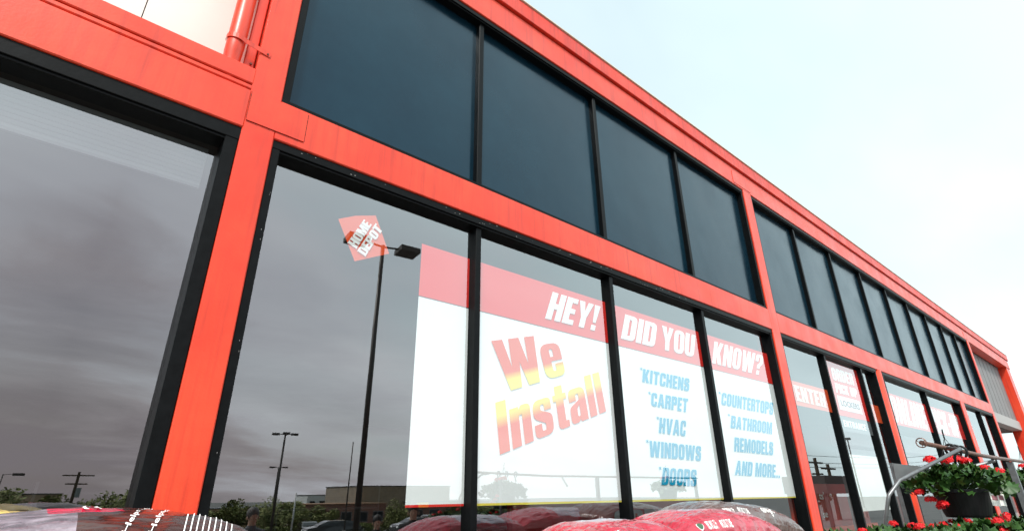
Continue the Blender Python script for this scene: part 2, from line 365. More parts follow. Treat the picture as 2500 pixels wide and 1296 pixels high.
# left bay beam is built up of three plates with dark joints between them
beam(-5, AL, ZB0, ZB1 - .012); beam(-5, AL, ZB1 - .004, ZB1 + .028, .004); beam(-5, AL, ZB1 + .036, ZL1, .002)
G().box(-5, AL, .03, .2, ZB1 - .02, ZB1 + .05).build('beam_web', BOLT, ST)
beam(AR, BL, ZB0, ZB1); beam(BR, CL_, ZB0, ZB1)
beam(-5, 27.0, ZF0, ZF1 - .012, name='fascia')
G().box(-5, 27.0, .03, .2, ZF1 - .03, ZF1 + .02).build('fascia_joint', BOLT, ST)
beam(-5, 27.05, ZF1, ZR, -.03, .3, 'coping', RED2)
G().hbox(-5, 27.06, -.045, .3, ZR, ZR + .014, .003).build('coping_drip', PALE, ST)
# plates welded over the joint between column and beam
def plate(x0, x1, z0, z1, y=-.007):
    G().box(x0, x1, y, -.0005, z0, z1, bev=.001).build('joint_plate', RED, ST)
plate(.452, .789, 3.672, 3.885)
g = G()
for i in range(22):
    z = 3.68 + i * .0094
    for x in (.4505, .7905): g.ball((x, -.003, z + random.uniform(-.002, .002)), random.uniform(.002, .0038), 5, 3, sq=(1, 1, 1.2))
for i in range(26):
    x = .455 + i * .0128; g.ball((x, -.003, 3.6705 + random.uniform(-.001, .001)), random.uniform(.002, .004), 5, 3)
g.build('weld_bead', BOLT, ST)
g = G()
for x, z, dx, dz in ((-.50, 1.99, -.012, -.075),):
    g.tube([(x, .137, z), (x + dx * .35, .137, z + dz * .5), (x + dx, .137, z + dz)], [.0015, .0022, .001], 5)
g.build('glass_scratch', mat('white_scratch', (.8, .8, .8), .6), ST)
g = G(); rnd = random.Random(11)
for i in range(46):
    x = rnd.uniform(.7, 6.8); z = rnd.choice((3.585, 3.60, 3.61)); g.ball((x, .011, z - rnd.random() * .01), rnd.uniform(.001, .0032), 5, 3, sq=(2.5, .5, 1))
for i in range(7): g.ball((.640 + rnd.uniform(0, .025), .015, rnd.uniform(1.7, 3.5)), rnd.uniform(.0006, .0016), 5, 3, sq=(1, .5, 3))
g.build('frame_paint_chips', mat('chip_grey', (.35, .34, .33), .7), ST)['kind'] = 'stuff'
for x, z, zz in ((6.75, 5.79, 5.99), (20.2, 5.8, 6.0)):
    G().box(x, x + .5, -.005, -.0005, z, zz, bev=.001).build('joint_plate', RED, ST)
# inside shell: floor, back wall, ceiling, side walls (all seen dimly through the glass)
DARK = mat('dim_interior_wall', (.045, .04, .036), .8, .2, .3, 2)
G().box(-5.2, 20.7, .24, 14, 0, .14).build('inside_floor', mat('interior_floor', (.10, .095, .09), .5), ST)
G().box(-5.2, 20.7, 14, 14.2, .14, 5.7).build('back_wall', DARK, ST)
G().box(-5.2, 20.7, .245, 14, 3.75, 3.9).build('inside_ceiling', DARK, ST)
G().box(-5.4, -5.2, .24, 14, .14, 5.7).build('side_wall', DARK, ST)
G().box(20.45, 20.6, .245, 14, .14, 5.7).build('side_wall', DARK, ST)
G().box(-5.2, 27, .31, 14, 5.80, 6.05).build('roof_deck', mat('roof_deck_steel', (.10, .035, .03), .7), ST)
# panel infill above left bay
for i, (x0, x1) in enumerate(((-3.8, -1.99), (-1.985, -.176), (-.170, .44))):
    G().box(x0, x1, .42, .5, 3.95, 5.76).build('wall_panel', CREAM, ST)
# sills and base
for x0, x1 in ((-5, AL), (AR, BL), (BR, DL)):
    beam(x0, x1, .13, .42, 0, .2, 'base_rail')

# windows: thing > window > pane / frame members
def window(x0, x1, z0, z1, mull, pane_mat, fb=.05, head=.055, gy=.095, md=.055, mw=.05, upper=False):
    "window frame with head, sill, jambs and mullions; one pane per light"
    y0 = .012
    fr = G()
    fr.hbox(x0, x1, y0, .15, z1 - head, z1 - .002, .003)            # head
    fr.hbox(x0 + fb, x1 - fb, y0 + .012, .15, z1 - head - .016, z1 - head, .002)  # stop below head
    fr.hbox(x0, x1, y0, .15, z0 + .002, z0 + head * .6, .003)       # sill
    fr.box(x0 + .002, x0 + fb, y0 + .004, .15, z0 + head * .6, z1 - head, bev=.003)
    fr.box(x1 - fb, x1 - .002, y0 + .004, .15, z0 + head * .6, z1 - head, bev=.003)
    f = fr.build('window_frame', BLACK, ST)
    zt = z1 - head; zb = z0 + head * .6
    for mxx in mull:
        a = gy - md
        G().box(mxx - mw / 2, mxx + mw / 2, a, .15, zb, zt - .016, bev=.003).build('mullion', BLACK, f)
    ed = [x0 + fb] + [q for mm in mull for q in (mm - mw / 2, mm + mw / 2)] + [x1 - fb]
    for i in range(0, len(ed), 2):
        a, b = ed[i] - .004, ed[i + 1] + .004
        if pane_mat is FROST:
            q = G().box(a, b, gy, gy + .012, zb - .004, zt).build('window_pane', FROST, f); q.rotation_euler = (random.uniform(-.006, .006), 0, 0); q.location.y = -q.rotation_euler.x * -(zb + zt) / 2
        else:
            G().add([(a, gy, zb - .004), (b, gy, zb - .004), (b, gy, zt), (a, gy, zt)], [(0, 1, 2, 3)]).build('window_pane', GLASS, f)
    return f
window(-5, AL, .42, ZB0, [-2.3], GLASS, fb=.07, head=.085, gy=.14, md=.09)
va = empty('window_blind', label='pale slatted blind rolled at the top of the large left pane', cat='blind')
for i in range(9):
    z = 3.262 + i * .028
    G().box(-4.9, .33, .19, .196, z, z + .026).build('slat', mat('blind_slat', (.12, .135, .14), .6), va)
G().box(-4.9, .33, .18, .2, 3.245, 3.262).build('bottom_rail', GREYD, va)
window(AR, BL, .42, ZB0, [2.19, 3.765, 5.36], GLASS, gy=.095)
window(BR, DL, .42, ZB0, [8.76, 10.27], GLASS, gy=.10)
window(DR, EL, 2.9 - 2.77, ZB0, [13.98], GLASS, gy=.10)
window(ER, CL_, .13, ZB0, [18.95], GLASS, gy=.10)
window(AR, BL, ZB1, ZF0, [2.19, 3.75, 5.32], FROST, gy=.10, head=.05)
window(BR, CL_, ZB1, ZF0, [8.75, 10.25, 11.76, 13.28, 14.77, 16.25, 17.7, 19.1], FROST, gy=.10, head=.05)

# down pipe with strap beside the left column
dp = empty('downpipe', (.315, .0, ZL1), label='fat red drain pipe strapped beside the nearest column above the left beam', cat='pipe')
g = G(); g.tube([(.0, .06, -.25), (-.002, .055, -.02), (-.006, .04, .06), (-.004, .04, .14), (-.004, .04, 1.7)], [.044, .046, .050, .052, .052], 24)
g.build('pipe', RED, dp, smooth=True)
g = G()
pr = [(-.062 * math.cos(t), .04 - .062 * math.sin(t)) for t in [math.radians(a) for a in range(-20, 115, 15)]] + [(.045, -.010), (.105, -.0085), (.19, -.006)]
for (a, b) in zip(pr, pr[1:]):
    for k in (0,):
        sk = lambda p: .150 - (p[0] + .06) * .12
        g.add([(a[0], a[1] , sk(a)), (b[0], b[1], sk(b)), (b[0], b[1], sk(b) + .034), (a[0], a[1], sk(a) + .034),
               (a[0] * .96, a[1] + .002, sk(a)), (b[0] * .96, b[1] + .002, sk(b)), (b[0] * .96, b[1] + .002, sk(b) + .034), (a[0] * .96, a[1] + .002, sk(a) + .034)],
              [(0, 1, 2, 3), (7, 6, 5, 4), (3, 2, 6, 7), (4, 5, 1, 0)])
g.build('strap', RED, dp)
G().tube([(.172, -.013, .134), (.172, -.005, .134)], .006, 6).build('bolt', BOLT, dp)
G().tube([(.10, .035, .048), (.10, .045, .048)], .007, 6).build('bolt', BOLT, dp)

# porch beyond the far column: ribbed grey infill hanging over an opening
RIB = mat('grey_ribbed_steel', (.19, .18, .18), .6, .4, .12, 3)
x = 20.62; i = 0
while x < 26.3:
    x1 = min(x + .62, 26.35)
    g = G(); g.box(x, x1 - .07, .26, .30, 3.86, 5.76); g.box(x1 - .07, x1, .30, .33, 3.86, 5.76)
    g.build('ribbed_panel', RIB, ST); x = x1
G().hbox(20.62, 26.35, .22, .5, 3.55, 3.86, .01).build('porch_beam', mat('porch_beam_grey', (.36, .34, .33), .6), ST)
G().box(20.62, 26.35, .5, 6, 3.5, 3.6).build('porch_soffit', mat('porch_soffit', (.10, .09, .085), .8), ST)
for yy in (3.0, 6.0): G().box(26.4, 26.7, yy - .15, yy + .15, 0, 3.5, bev=.01).build('column', RED, ST)

# ------------------------------------------------------------------ window banners (behind the glass)
WHITE = mat('banner_white', (.90, .935, .93), .6, .2, .012, 2, .25, 2.5, dist=.03)
BRED = mat('banner_red', (.80, .022, .014), .6, .2)
BORA = mat('banner_orange', (.78, .085, .015), .6, .2)
DGREY = mat('banner_grey', (.16, .17, .18), .6, .2)
LW = mat('print_white', (.88, .88, .86), .6, .2)
CREAMP = mat('print_cream', (.84, .76, .60), .6, .2)
PINKG = mat('print_mauve', (.10, .01, .03), .6, .2)
LBLUE = mat('print_blue', (.0, .34, .56), .6, .2)
LINK = mat('print_dark_outline', (.06, .03, .03), .6, .2)
YEL = mat('print_yellow', (.86, .72, .10), .6, .2)
def grad(name, stops):
    k = NT(name); sp = k.n('ShaderNodeSeparateXYZ'); k.l(k.tc.outputs['UV'], sp.inputs[0])
    k.l(k.ramp(sp.outputs[1], stops), k.b.inputs['Base Color']); k.b.inputs['Roughness'].default_value = .6; return k.m
OR_, YE_ = (.80, .075, .018), (.88, .76, .06)
GW = grad('print_orange_over_yellow', [(0, YE_), (.2, YE_), (.34, OR_), (1, OR_)])
GI = grad('print_yellow_over_orange', [(0, (.82, .12, .05)), (.48, OR_), (.72, YE_), (1, YE_)])
YB, YT = .112, .106       # banner sheet and the print just in front of it
def banner(name, x0, x1, label, z0=1.60, z1=3.305, zr=2.905, first=False):
    b = empty(name, ((x0 + x1) / 2, YB, z0), label=label, cat='banner', group='sections of the long window banner')
    b.location = (0, 0, 0)
    rect('white_field', x0, x1, z0, zr, YB, WHITE, b)
    rect('red_header', x0, x1, zr + .006, z1, YB, BRED, b)
    rect('rule', x0, x1, zr, zr + .006, YB - .001, LINK, b)
    rect('bottom_rule', x0, x1, z0 - .014, z0, YB, BRED if first else YEL, b)
    return b
b1 = banner('window_banner', 1.738, 2.16, 'narrow blank banner section at left end, white under plain red header', first=True)
b2 = banner('window_banner', 2.222, 3.735, 'banner section with big orange and yellow lettering We Install under HEY!')
lettering('HEY!', ((3.039, 3.243), (3.661, 3.243), (3.560, 2.992), (2.935, 2.985)), YT, LW, b2)
def outline(txt, q, m, par, k=.012, serif=0, gap=.055):
    cx = sum(p[0] for p in q) / 4; cz = sum(p[1] for p in q) / 4
    lettering(txt, [((p[0] - cx) * (1 + k) + cx + .002, (p[1] - cz) * (1 + k * 2) + cz - .003) for p in q], YT + .0025, m, par, gap, serif, 'lettering_outline')
Q = ((2.371, 2.697), (3.06, 2.88), (3.15, 2.55), (2.506, 2.338)); lettering('We', Q, YT, GW, b2, .06)
Q = ((2.411, 2.253), (3.564, 2.623), (3.622, 2.294), (2.454, 1.905)); lettering('Install', Q, YT, GI, b2, .07)
b3 = banner('window_banner', 3.795, 5.33, 'banner section listing KITCHENS to DOORS in blue under DID YOU')
lettering('DID', ((4.021, 3.243), (4.545, 3.243), (4.445, 2.985), (3.919, 2.985)), YT, LW, b3)
lettering('YOU', ((4.625, 3.245), (5.255, 3.250), (5.150, 2.990), (4.560, 2.985)), YT, LW, b3)
for t, q, st in (('KITCHENS', ((4.217, 2.739), (5.01, 2.741), (4.961, 2.605), (4.179, 2.61)), (4.184, 2.723)),
                 ('CARPET', ((4.308, 2.526), (4.93, 2.528), (4.875, 2.389), (4.277, 2.4)), (4.274, 2.506)),
                 ('HVAC', ((4.396, 2.303), (4.837, 2.304), (4.783, 2.155), (4.351, 2.162)), (4.361, 2.285)),
                 ('WINDOWS', ((4.195, 2.086), (5.045, 2.074), (5.001, 1.935), (4.166, 1.948)), (4.160, 2.068)),
                 ('DOORS', ((4.358, 1.863), (4.906, 1.854), (4.857, 1.706), (4.301, 1.718)), (4.308, 1.845))):
    lettering(t, q, YT, LBLUE, b3, .075)
    a, c = st; lettering('*', ((a - .025, c + .025), (a + .03, c + .025), (a + .025, c - .075), (a - .03, c - .075)), YT, LBLUE, b3)
b4 = banner('window_banner', 5.39, 6.955, 'banner section listing COUNTERTOPS and REMODELS in blue under KNOW?')
lettering('KNOW?', ((5.647, 3.25), (6.84, 3.26), (6.66, 2.985), (5.516, 2.978)), YT, LW, b4, .07)
for t, q, st in (('COUNTERTOPS', ((5.628, 2.666), (6.847, 2.669), (6.773, 2.515), (5.567, 2.528)), (5.576, 2.650)),
                 ('BATHROOM', ((5.752, 2.429), (6.711, 2.422), (6.644, 2.283), (5.686, 2.293)), (5.697, 2.425)),
                 ('REMODELS', ((5.741, 2.2), (6.639, 2.191), (6.57, 2.043), (5.681, 2.052)), None),
                 ('AND MORE..', ((5.694, 1.961), (6.697, 1.938), (6.632, 1.798), (5.612, 1.816)), None)):
    lettering(t, q, YT, LBLUE, b4, .075)
    if st: a, c = st; lettering('*', ((a - .03, c + .02), (a + .035, c + .02), (a + .03, c - .08), (a - .035, c - .08)), YT, LBLUE, b4)
# logo sticker
lg = empty('logo_sticker', label='small tilted orange square emblem with white stencil lettering on the second pane', cat='sticker')
g = G(); P = [(1.113, 3.29), (1.225, 3.353), (1.366, 3.404), (1.49, 3.154), (1.255, 3.032), (1.193, 3.145)]
g.add([(a, YB, c) for a, c in P], [tuple(range(5, -1, -1))]); g.build('orange_field', BORA, lg)
lettering('HOME', ((1.191, 3.142), (1.283, 3.344), (1.343, 3.324), (1.255, 3.120)), YT, LW, lg, .03, .06)
lettering('DEPOT', ((1.262, 3.106), (1.368, 3.344), (1.424, 3.313), (1.322, 3.084)), YT, LW, lg, .03, .06)

bn = empty('entrance_band', label='orange ENTER band across first pane right of second column', cat='banner')
rect('orange_field', BR + .05, 8.735, 2.705, 3.03, YB, BORA, bn)
lettering('ENTER', ((7.57, 2.975), (8.58, 2.972), (8.53, 2.76), (7.58, 2.766)), YT, CREAMP, bn, .09, .055)
bo = empty('pickup_poster', label='red ORDER PICK UP LOCKERS poster over grey ENTRANCE strip', cat='poster')
rect('red_field', 8.79, 10.245, 2.69, 3.52, YB, BRED, bo); rect('grey_strip', 8.79, 10.245, 2.468, 2.684, YB, DGREY, bo)
lettering('ORDER', ((9.092, 3.425), (9.975, 3.43), (9.945, 3.235), (9.071, 3.225)), YT, LW, bo, .08)
lettering('PICK UP', ((9.096, 3.186), (9.985, 3.184), (9.95, 3.04), (9.075, 3.034)), YT, LW, bo, .08)
rect('white_box', 9.06, 9.98, 2.78, 2.99, YT, LW, bo)
V, T, w = font2d('LOCKERS', .03); g = G(); g.add([(9.143 + a * .77, YT - .003, 2.845 + b * .088) for a, b in V], T); g.build('lettering', PINKG, bo)
lettering('ENTRANCE', ((9.058, 2.628), (9.985, 2.622), (9.96, 2.524), (9.056, 2.532)), YT, LW, bo, .075)
bs = empty('red_band', label='short plain red band on the slim pane beside the rounded red post', cat='banner')
rect('red_field', 10.32, 10.88, 2.70, 2.99, YB, BORA, bs)
for nm, lab, x0, x1, t, q in (('pickup_banner', 'red ONLINE band with white letters right of the rounded post', 11.31, 13.95, 'ONLINE', ((11.62, 3.262), (13.80, 3.262), (13.56, 2.775), (11.46, 2.775))),
                              ('pickup_banner', 'red PICK-UP band with white letters, pane nearest the far post', 14.01, 16.66, 'PICK-UP', ((14.12, 3.255), (16.42, 3.255), (16.2, 2.765), (13.97, 2.765)))):
    bb = empty(nm, label=lab, cat='banner'); rect('red_field', x0, x1, 2.735, 3.30, YB, BRED, bb); lettering(t, q, YT, LW, bb, .1)
wp = empty('white_poster', label='blank pale paper poster low on the pane under ENTRANCE strip', cat='poster')
rect('paper', 8.83, 10.13, 1.39, 2.14, YB, mat('pale_paper', (.80, .83, .80), .7, .2, .04, 3), wp)

# ------------------------------------------------------------------ things inside the store
IR = mat('interior_red', (.38, .018, .014), .6)
sg = empty('counter_sign', (0, 0, 0), label='dark red counter front with grey ORDER lettering seen through glass', cat='sign')
G().box(4.6, 9.4, 2.5, 2.6, .14, 1.60).build('board', IR, sg)
lettering('ORDER', ((6.5, 1.43), (8.15, 1.43), (8.15, 1.12), (6.5, 1.12)), 2.49, mat('sign_grey', (.35, .36, .36), .6), sg, .1)
sg = empty('returns_sign', (0, 0, 0), label='dark red inside board with pale letters behind pane below ENTER', cat='sign')
G().box(10.4, 13.4, 1.5, 1.6, .14, 1.78).build('board', IR, sg)
for t, x0, z0, h in (("ts'", 11.1, 1.52, .12), ('se', 11.1, 1.22, .12)):
    V, T, w = font2d(t, .015); g = G(); g.add([(x0 + a * w * h * 1.6, 1.49, z0 + b * h) for a, b in V], T); g.build('lettering', LW, sg)
G().box(10.2, 13.4, 1.38, 1.46, .8, 1.06).build('orange_shelf', BORA, sg)
sh = empty('dark_shed', (21.0, -4.9, .13), label='dark lean-to roof seen mirrored in the pane below ENTER', cat='shed')
sm = mat('shed_dark', (.055, .045, .042), .6)
G().box(-1.3, 1.0, -.9, .5, 1.45, 2.0).build('roof_box', sm, sh)
for px_ in (-1.2, .9):
    for py_ in (-.8, .4): G().box(px_ - .05, px_ + .05, py_ - .05, py_ + .05, 0, 1.45).build('post', sm, sh)
dh = empty('door_header', (0, 0, 0), label='grey sliding door header and side panels just inside the far panes', cat='door')
G().box(11.6, 20.2, 1.0, 1.25, 2.46, 2.82).build('header_box', GREYM, dh); G().box(11.6, 20.2, 1.06, 1.2, 2.12, 2.40).build('lower_rail', GREYM, dh)
for xx in (11.6, 14.6, 17.4, 20.1): G().box(xx, xx + .12, 1.04, 1.2, .14, 2.12).build('stile', GREYM, dh)
for xx in range(4):
    rk = empty('shelf_rack', (1.0 + xx * 3.1, 6 + (xx % 2), .14), label='dim shelf rack deep inside %s' % ('behind the big orange lettering', 'behind the blue list of kitchens', 'behind the blue list of countertops', 'behind the pane of the orange entrance band')[xx], cat='rack', group='racks inside the store')
    for z in (.1, .5, .9, 1.3): G().box(-.9, .9, -.3, .3, z, z + .03).build('shelf', GREYD, rk)
    for sx in (-.9, .87): G().box(sx, sx + .03, -.3, .3, 0, 1.7).build('side_panel', GREYD, rk)

# ------------------------------------------------------------------ bags of mulch and soil
def bagmat(name, base, kind):
    k = NT(name); sp = k.n('ShaderNodeSeparateXYZ'); k.l(k.tc.outputs['UV'], sp.inputs[0]); u, v = sp.outputs[0], sp.outputs[1]
    def M(op, a, b):
        n = k.n('ShaderNodeMath'); n.operation = op
        for i, q in enumerate((a, b)):
            if isinstance(q, (int, float)): n.inputs[i].default_value = q
            else: k.l(q, n.inputs[i])
        return n.outputs[0]
    def boxm(u0, u1, v0, v1): return M('MULTIPLY', M('MULTIPLY', M('GREATER_THAN', u, u0), M('LESS_THAN', u, u1)), M('MULTIPLY', M('GREATER_THAN', v, v0), M('LESS_THAN', v, v1)))
    cur = k.ramp(k.noise(9, 5), [(.3, [c * .8 for c in base]), (.7, [min(1, c * 1.15) for c in base])])
    def over(mask, col):
        nonlocal cur
        n = k.n('ShaderNodeMixRGB'); k.l(mask, n.inputs[0]); k.l(cur, n.inputs[1])
        if isinstance(col, tuple): n.inputs[2].default_value = col + (1,)
        else: k.l(col, n.inputs[2])
        cur = n.outputs[0]
    if kind == 'soil':      # greyish photo panel at one end, crimson labels
        over(boxm(-.5, .58, .04, .96), k.ramp(k.noise(30, 8, .7), [(.3, (.10, .07, .09)), (.7, (.34, .28, .32))]))
        over(boxm(.53, .67, .25, .60), (.62, .015, .06))
    if kind == 'soil2':
        over(boxm(-.5, .9, .04, .96), k.ramp(k.noise(30, 8, .7), [(.3, (.13, .10, .12)), (.7, (.42, .36, .40))]))
    if kind == 'mulch':
        over(boxm(.30, .70, .42, .95), k.ramp(k.noise(40, 8, .8), [(.35, (.25, .20, .28)), (.5, (.45, .42, .50)), (.65, (.55, .12, .16))]))
    if kind == 'brown':
        over(boxm(.22, .60, .45, .95), k.ramp(k.noise(40, 8, .8), [(.35, (.10, .14, .10)), (.65, (.36, .42, .38))]))
    k.l(cur, k.b.inputs['Base Color']); k.b.inputs['Roughness'].default_value = .17; k.b.inputs['Specular IOR Level'].default_value = .65
    k.b.inputs['Coat Weight'].default_value = .45; k.b.inputs['Coat Roughness'].default_value = .06
    w = k.n('ShaderNodeMath'); w.operation = 'MULTIPLY_ADD'; k.l(k.noise(5, 3, .5, stretch=(1.2, 5, 1)), w.inputs[0]); w.inputs[1].default_value = 4.5
    k.l(k.noise(13, 2, .4, stretch=(1, 3, 1)), w.inputs[2]); k.bump(w.outputs[0], .45, .02)
    return k.m
BM = {'soil': bagmat('soil_bag_brown', (.055, .020, .016), 'soil'), 'soil2': bagmat('soil_bag_labelled', (.10, .045, .04), 'soil2'),
      'red': bagmat('red_mulch_bag', (.45, .004, .028), 'mulch'), 'brown': bagmat('brown_mulch_bag', (.10, .042, .032), 'brown'), 'gold': bagmat('gold_bag', (.72, .50, .13), 'plain')}
def bagfn(a, b, c, seed, sag=0, rough=1):
    def P(u, v, side=1, off=0):
        fu = max(0, 1 - abs(u) ** 3.0) ** .55; fv = max(0, 1 - abs(v) ** 4.0) ** .5
        h = c / 2 * fu * fv
        p = Vector((a / 2 * u * (1 - .05 * abs(v) ** 2), b / 2 * v * (1 - .10 * abs(u) ** 4), 0))
        q = Vector((u * 2.2 + seed, v * 1.4, side * 3.1))
        ln = (noise.noise(q) * .014 + noise.noise(q * 2.7) * .005) * rough - .004
        rk = (1 - abs(noise.noise(Vector((u * 3 + seed, v * 9, side)) ) * 2)) * .006 * rough + (1 - abs(noise.noise(Vector((u * 9 + seed, v * 3 + u * 4, side + 5))) * 2)) * .004 * rough
        endw = noise.noise(Vector((seed, v * 16, side))) * .016 * abs(u) ** 5
        p.z = side * (h + (ln + rk) * min(1, h / (c * .22)) + off) + endw + c / 2 - sag * (u * u) * .5
        return p
    return P
def bag(name, m, loc, size, seed, label, rz=0, tilt=(0, 0), texts=(), group=None, sag=.0, cat='bag', res=(84, 60), rough=1):
    root = empty(name, loc, rz, label=label, cat=cat, group=group); root.rotation_euler = (tilt[0], tilt[1], rz)
    P = bagfn(*size, seed, sag, rough); g = G(); g.uv = []; nu, nv = res
    for side in (1, -1):
        vs = []
        for i in range(nu + 1):
            for j in range(nv + 1):
                s_, t_ = -math.cos(math.pi * i / nu), -math.cos(math.pi * j / nv)
                s_ = .6 * s_ + .4 * (-1 + 2 * i / nu); t_ = .6 * t_ + .4 * (-1 + 2 * j / nv)
                vs.append(P(s_, t_, side)); g.uv.append(((s_ + 1) / 2 if side > 0 else -1, (t_ + 1) / 2))
        fs = [(i * (nv + 1) + j, (i + 1) * (nv + 1) + j, (i + 1) * (nv + 1) + j + 1, i * (nv + 1) + j + 1) for i in range(nu) for j in range(nv)]
        if side < 0: fs = [f[::-1] for f in fs]
        g.add(vs, fs)
    # flattened end seams
    for sx in (-1, 1):
        vs = []; n = 24
        for j in range(n + 1):
            t_ = -.9 + 1.8 * j / n; z0 = size[2] / 2 + noise.noise(Vector((seed, t_ * 16, 1))) * .016 - sag * .5
            vs += [(sx * size[0] / 2 * .985, size[1] / 2 * t_ * .9, z0), (sx * (size[0] / 2 + .03), size[1] / 2 * t_ * .86, z0 + noise.noise(Vector((t_ * 9, seed, sx))) * .014)]
        g.uv += [(-1, -1)] * len(vs)
        g.add(vs, [(2 * j, 2 * j + 1, 2 * j + 3, 2 * j + 2) for j in range(n)])
    g.build('bag_body', m, root, smooth=True)
    for (txt, u0, v0, du, dv, sz, tm, fnt) in texts:
        # u0,v0 start; (du,dv) direction of the baseline in bag units per unit of text width; sz letter height in metres
        if fnt: V, T, w = font2d(txt, .006)
        else:
            V3, T, w = text2d(txt, .07); V = [(a / w, b) for a, b, l in V3]
        d = Vector((du * size[0] / 2, dv * size[1] / 2)); ln = d.length; dn = d / ln; up = Vector((-dn.y, dn.x))
        gg = G(); vs = []
        for a, b in V:
            u_ = u0 + (dn.x * a * ln + up.x * b * sz) / (size[0] / 2); v_ = v0 + (dn.y * a * ln + up.y * b * sz) / (size[1] / 2)
            vs.append(P(max(-.99, min(.99, u_)), max(-.985, min(.985, v_)), 1, .004))
        gg.add(vs, T); gg.build('printed_lettering', tm, root)
    return root, P
def patch(root, P, u0, u1, v0, v1, m, name='label', n=8, off=.003, ell=False, skew=0):
    g = G(); vs = []; fs = []
    if ell:
        vs = [P((u0 + u1) / 2, (v0 + v1) / 2, 1, off)] + [P((u0 + u1) / 2 + (u1 - u0) / 2 * math.cos(t), (v0 + v1) / 2 + (v1 - v0) / 2 * math.sin(t), 1, off) for t in [2 * math.pi * i / 24 for i in range(24)]]
        fs = [(0, 1 + i, 1 + (i + 1) % 24) for i in range(24)]
    else:
        vs = [P(u0 + (u1 - u0) * i / n + skew * (v1 - v0) * j / n, v0 + (v1 - v0) * j / n, 1, off) for i in range(n + 1) for j in range(n + 1)]
        fs = [(i * (n + 1) + j, (i + 1) * (n + 1) + j, (i + 1) * (n + 1) + j + 1, i * (n + 1) + j + 1) for i in range(n) for j in range(n)]
    g.add(vs, fs); return g.build(name, m, root, smooth=True)
GRN = mat('emblem_green', (.03, .10, .04), .35); GOLDP = mat('print_amber', (.75, .33, .05), .4); CRIM = mat('print_crimson', (.70, .02, .07), .3); INK = mat('print_ink', (.02, .02, .02), .4)
# left stack
r0, P0 = bag('soil_bag', BM['soil'], (.03, -1.44, 1.415), (.84, .50, .215), 3.3,
    'glossy dark brown soil bag on top of left stack with white instruction print',
    texts=(('Helps Prevent', .34, -.90, .14, .85, .010, LW, True), ('Helps Soil', .44, -.90, .10, .66, .010, LW, True)), sag=.02, tilt=(0, -.045), rough=.45)
for i in range(9):
    u = .56 + i * .026; patch(r0, P0, u, u + .005, -.88, -.88 + (.75 if i in (1, 3) else .3 + .1 * ((i * 7) % 4)), LW, 'print_line', 6, skew=.10)
patch(r0, P0, .84, .885, -.88, -.80, LW, 'print_box', 3); patch(r0, P0, .845, .88, -.87, -.81, INK, 'print_box_ink', 3, .0045)
V, T, w = font2d('2', .02); g = G(); g.add([P0(.25 - b * .07, -.38 + a * .30, 1, .004) for a, b in V], T); g.build('printed_lettering', LW, r0)
patch(r0, P0, .93, .965, -.6, -.1, GOLDP, 'picture_patch', 4)
r1, P1 = bag('soil_bag', BM['soil2'], (.02, -1.78, 1.385), (.84, .46, .20), 8.1,
    'front bag of left stack, red label and white barcode label along its edge', sag=.0, rough=.5)
patch(r1, P1, -.12, .42, -.9, .25, CRIM, n=26); patch(r1, P1, .52, .86, -.9, .12, LW, 'barcode_label', n=20)
for i in range(16): patch(r1, P1, .62 + i * .012, .625 + i * .012 + (.003 if i % 3 else 0), -.5, .04, INK, 'bar', 2, .0045)
V, T, w = font2d('2 TIMES', .03); g = G(); g.add([P1(-.06 + a * .44, -.45 + b * .45, 1, .005) for a, b in V], T); g.build('printed_lettering', LW, r1)
bag('gold_bag', BM['gold'], (-.20, -1.02, 1.395), (.80, .46, .23), 5.7, 'yellow bag behind the brown soil bag at the left edge', sag=.0)
# right stack
r2, P2 = bag('mulch_bag', BM['red'], (2.68, -.62, 1.255), (1.05, .56, .25), 1.4, 'red mulch bag at the left end of right stack, round emblem on its corner',
    texts=(('RED MULCH', -.56, -.985, .17, -.0, .032, LW, True),), sag=.035)
patch(r2, P2, -.80, -.72, -.985, -.88, LW, 'emblem_rim', ell=True); patch(r2, P2, -.792, -.728, -.98, -.89, GRN, 'emblem', ell=True, off=.005)
r3, P3 = bag('mulch_bag', BM['red'], (3.70, -.62, 1.272), (1.38, .58, .265), 6.6, 'red mulch bag with white print under the brown one',
    texts=(('RED MULCH', -.60, -.985, .17, -.0, .034, LW, True), ('PROUD TO BE', -.36, -.985, .20, -.0, .026, LW, True)), tilt=(0, .035), sag=.05)
patch(r3, P3, -.76, -.66, -.985, -.88, LW, 'emblem_rim', ell=True); patch(r3, P3, -.752, -.668, -.98, -.89, GRN, 'emblem', ell=True, off=.005)
r4, P4 = bag('mulch_bag', BM['brown'], (4.40, -.42, 1.30), (1.42, .58, .27), 9.2, 'brown mulch bag lying on top of the red bags',
    texts=(('BROWN MULCH', -.66, -.96, .18, -.0, .032, LW, True), ('PROUD TO BE', -.40, -.96, .20, -.0, .026, LW, True), ('earthgro', .10, -.92, .26, -.0, .045, LW, True)), rz=-.06, tilt=(0, .085), sag=.06)
patch(r4, P4, -.80, -.70, -.955, -.80, LW, 'emblem_rim', ell=True); patch(r4, P4, -.792, -.708, -.945, -.82, GRN, 'emblem', ell=True, off=.005)
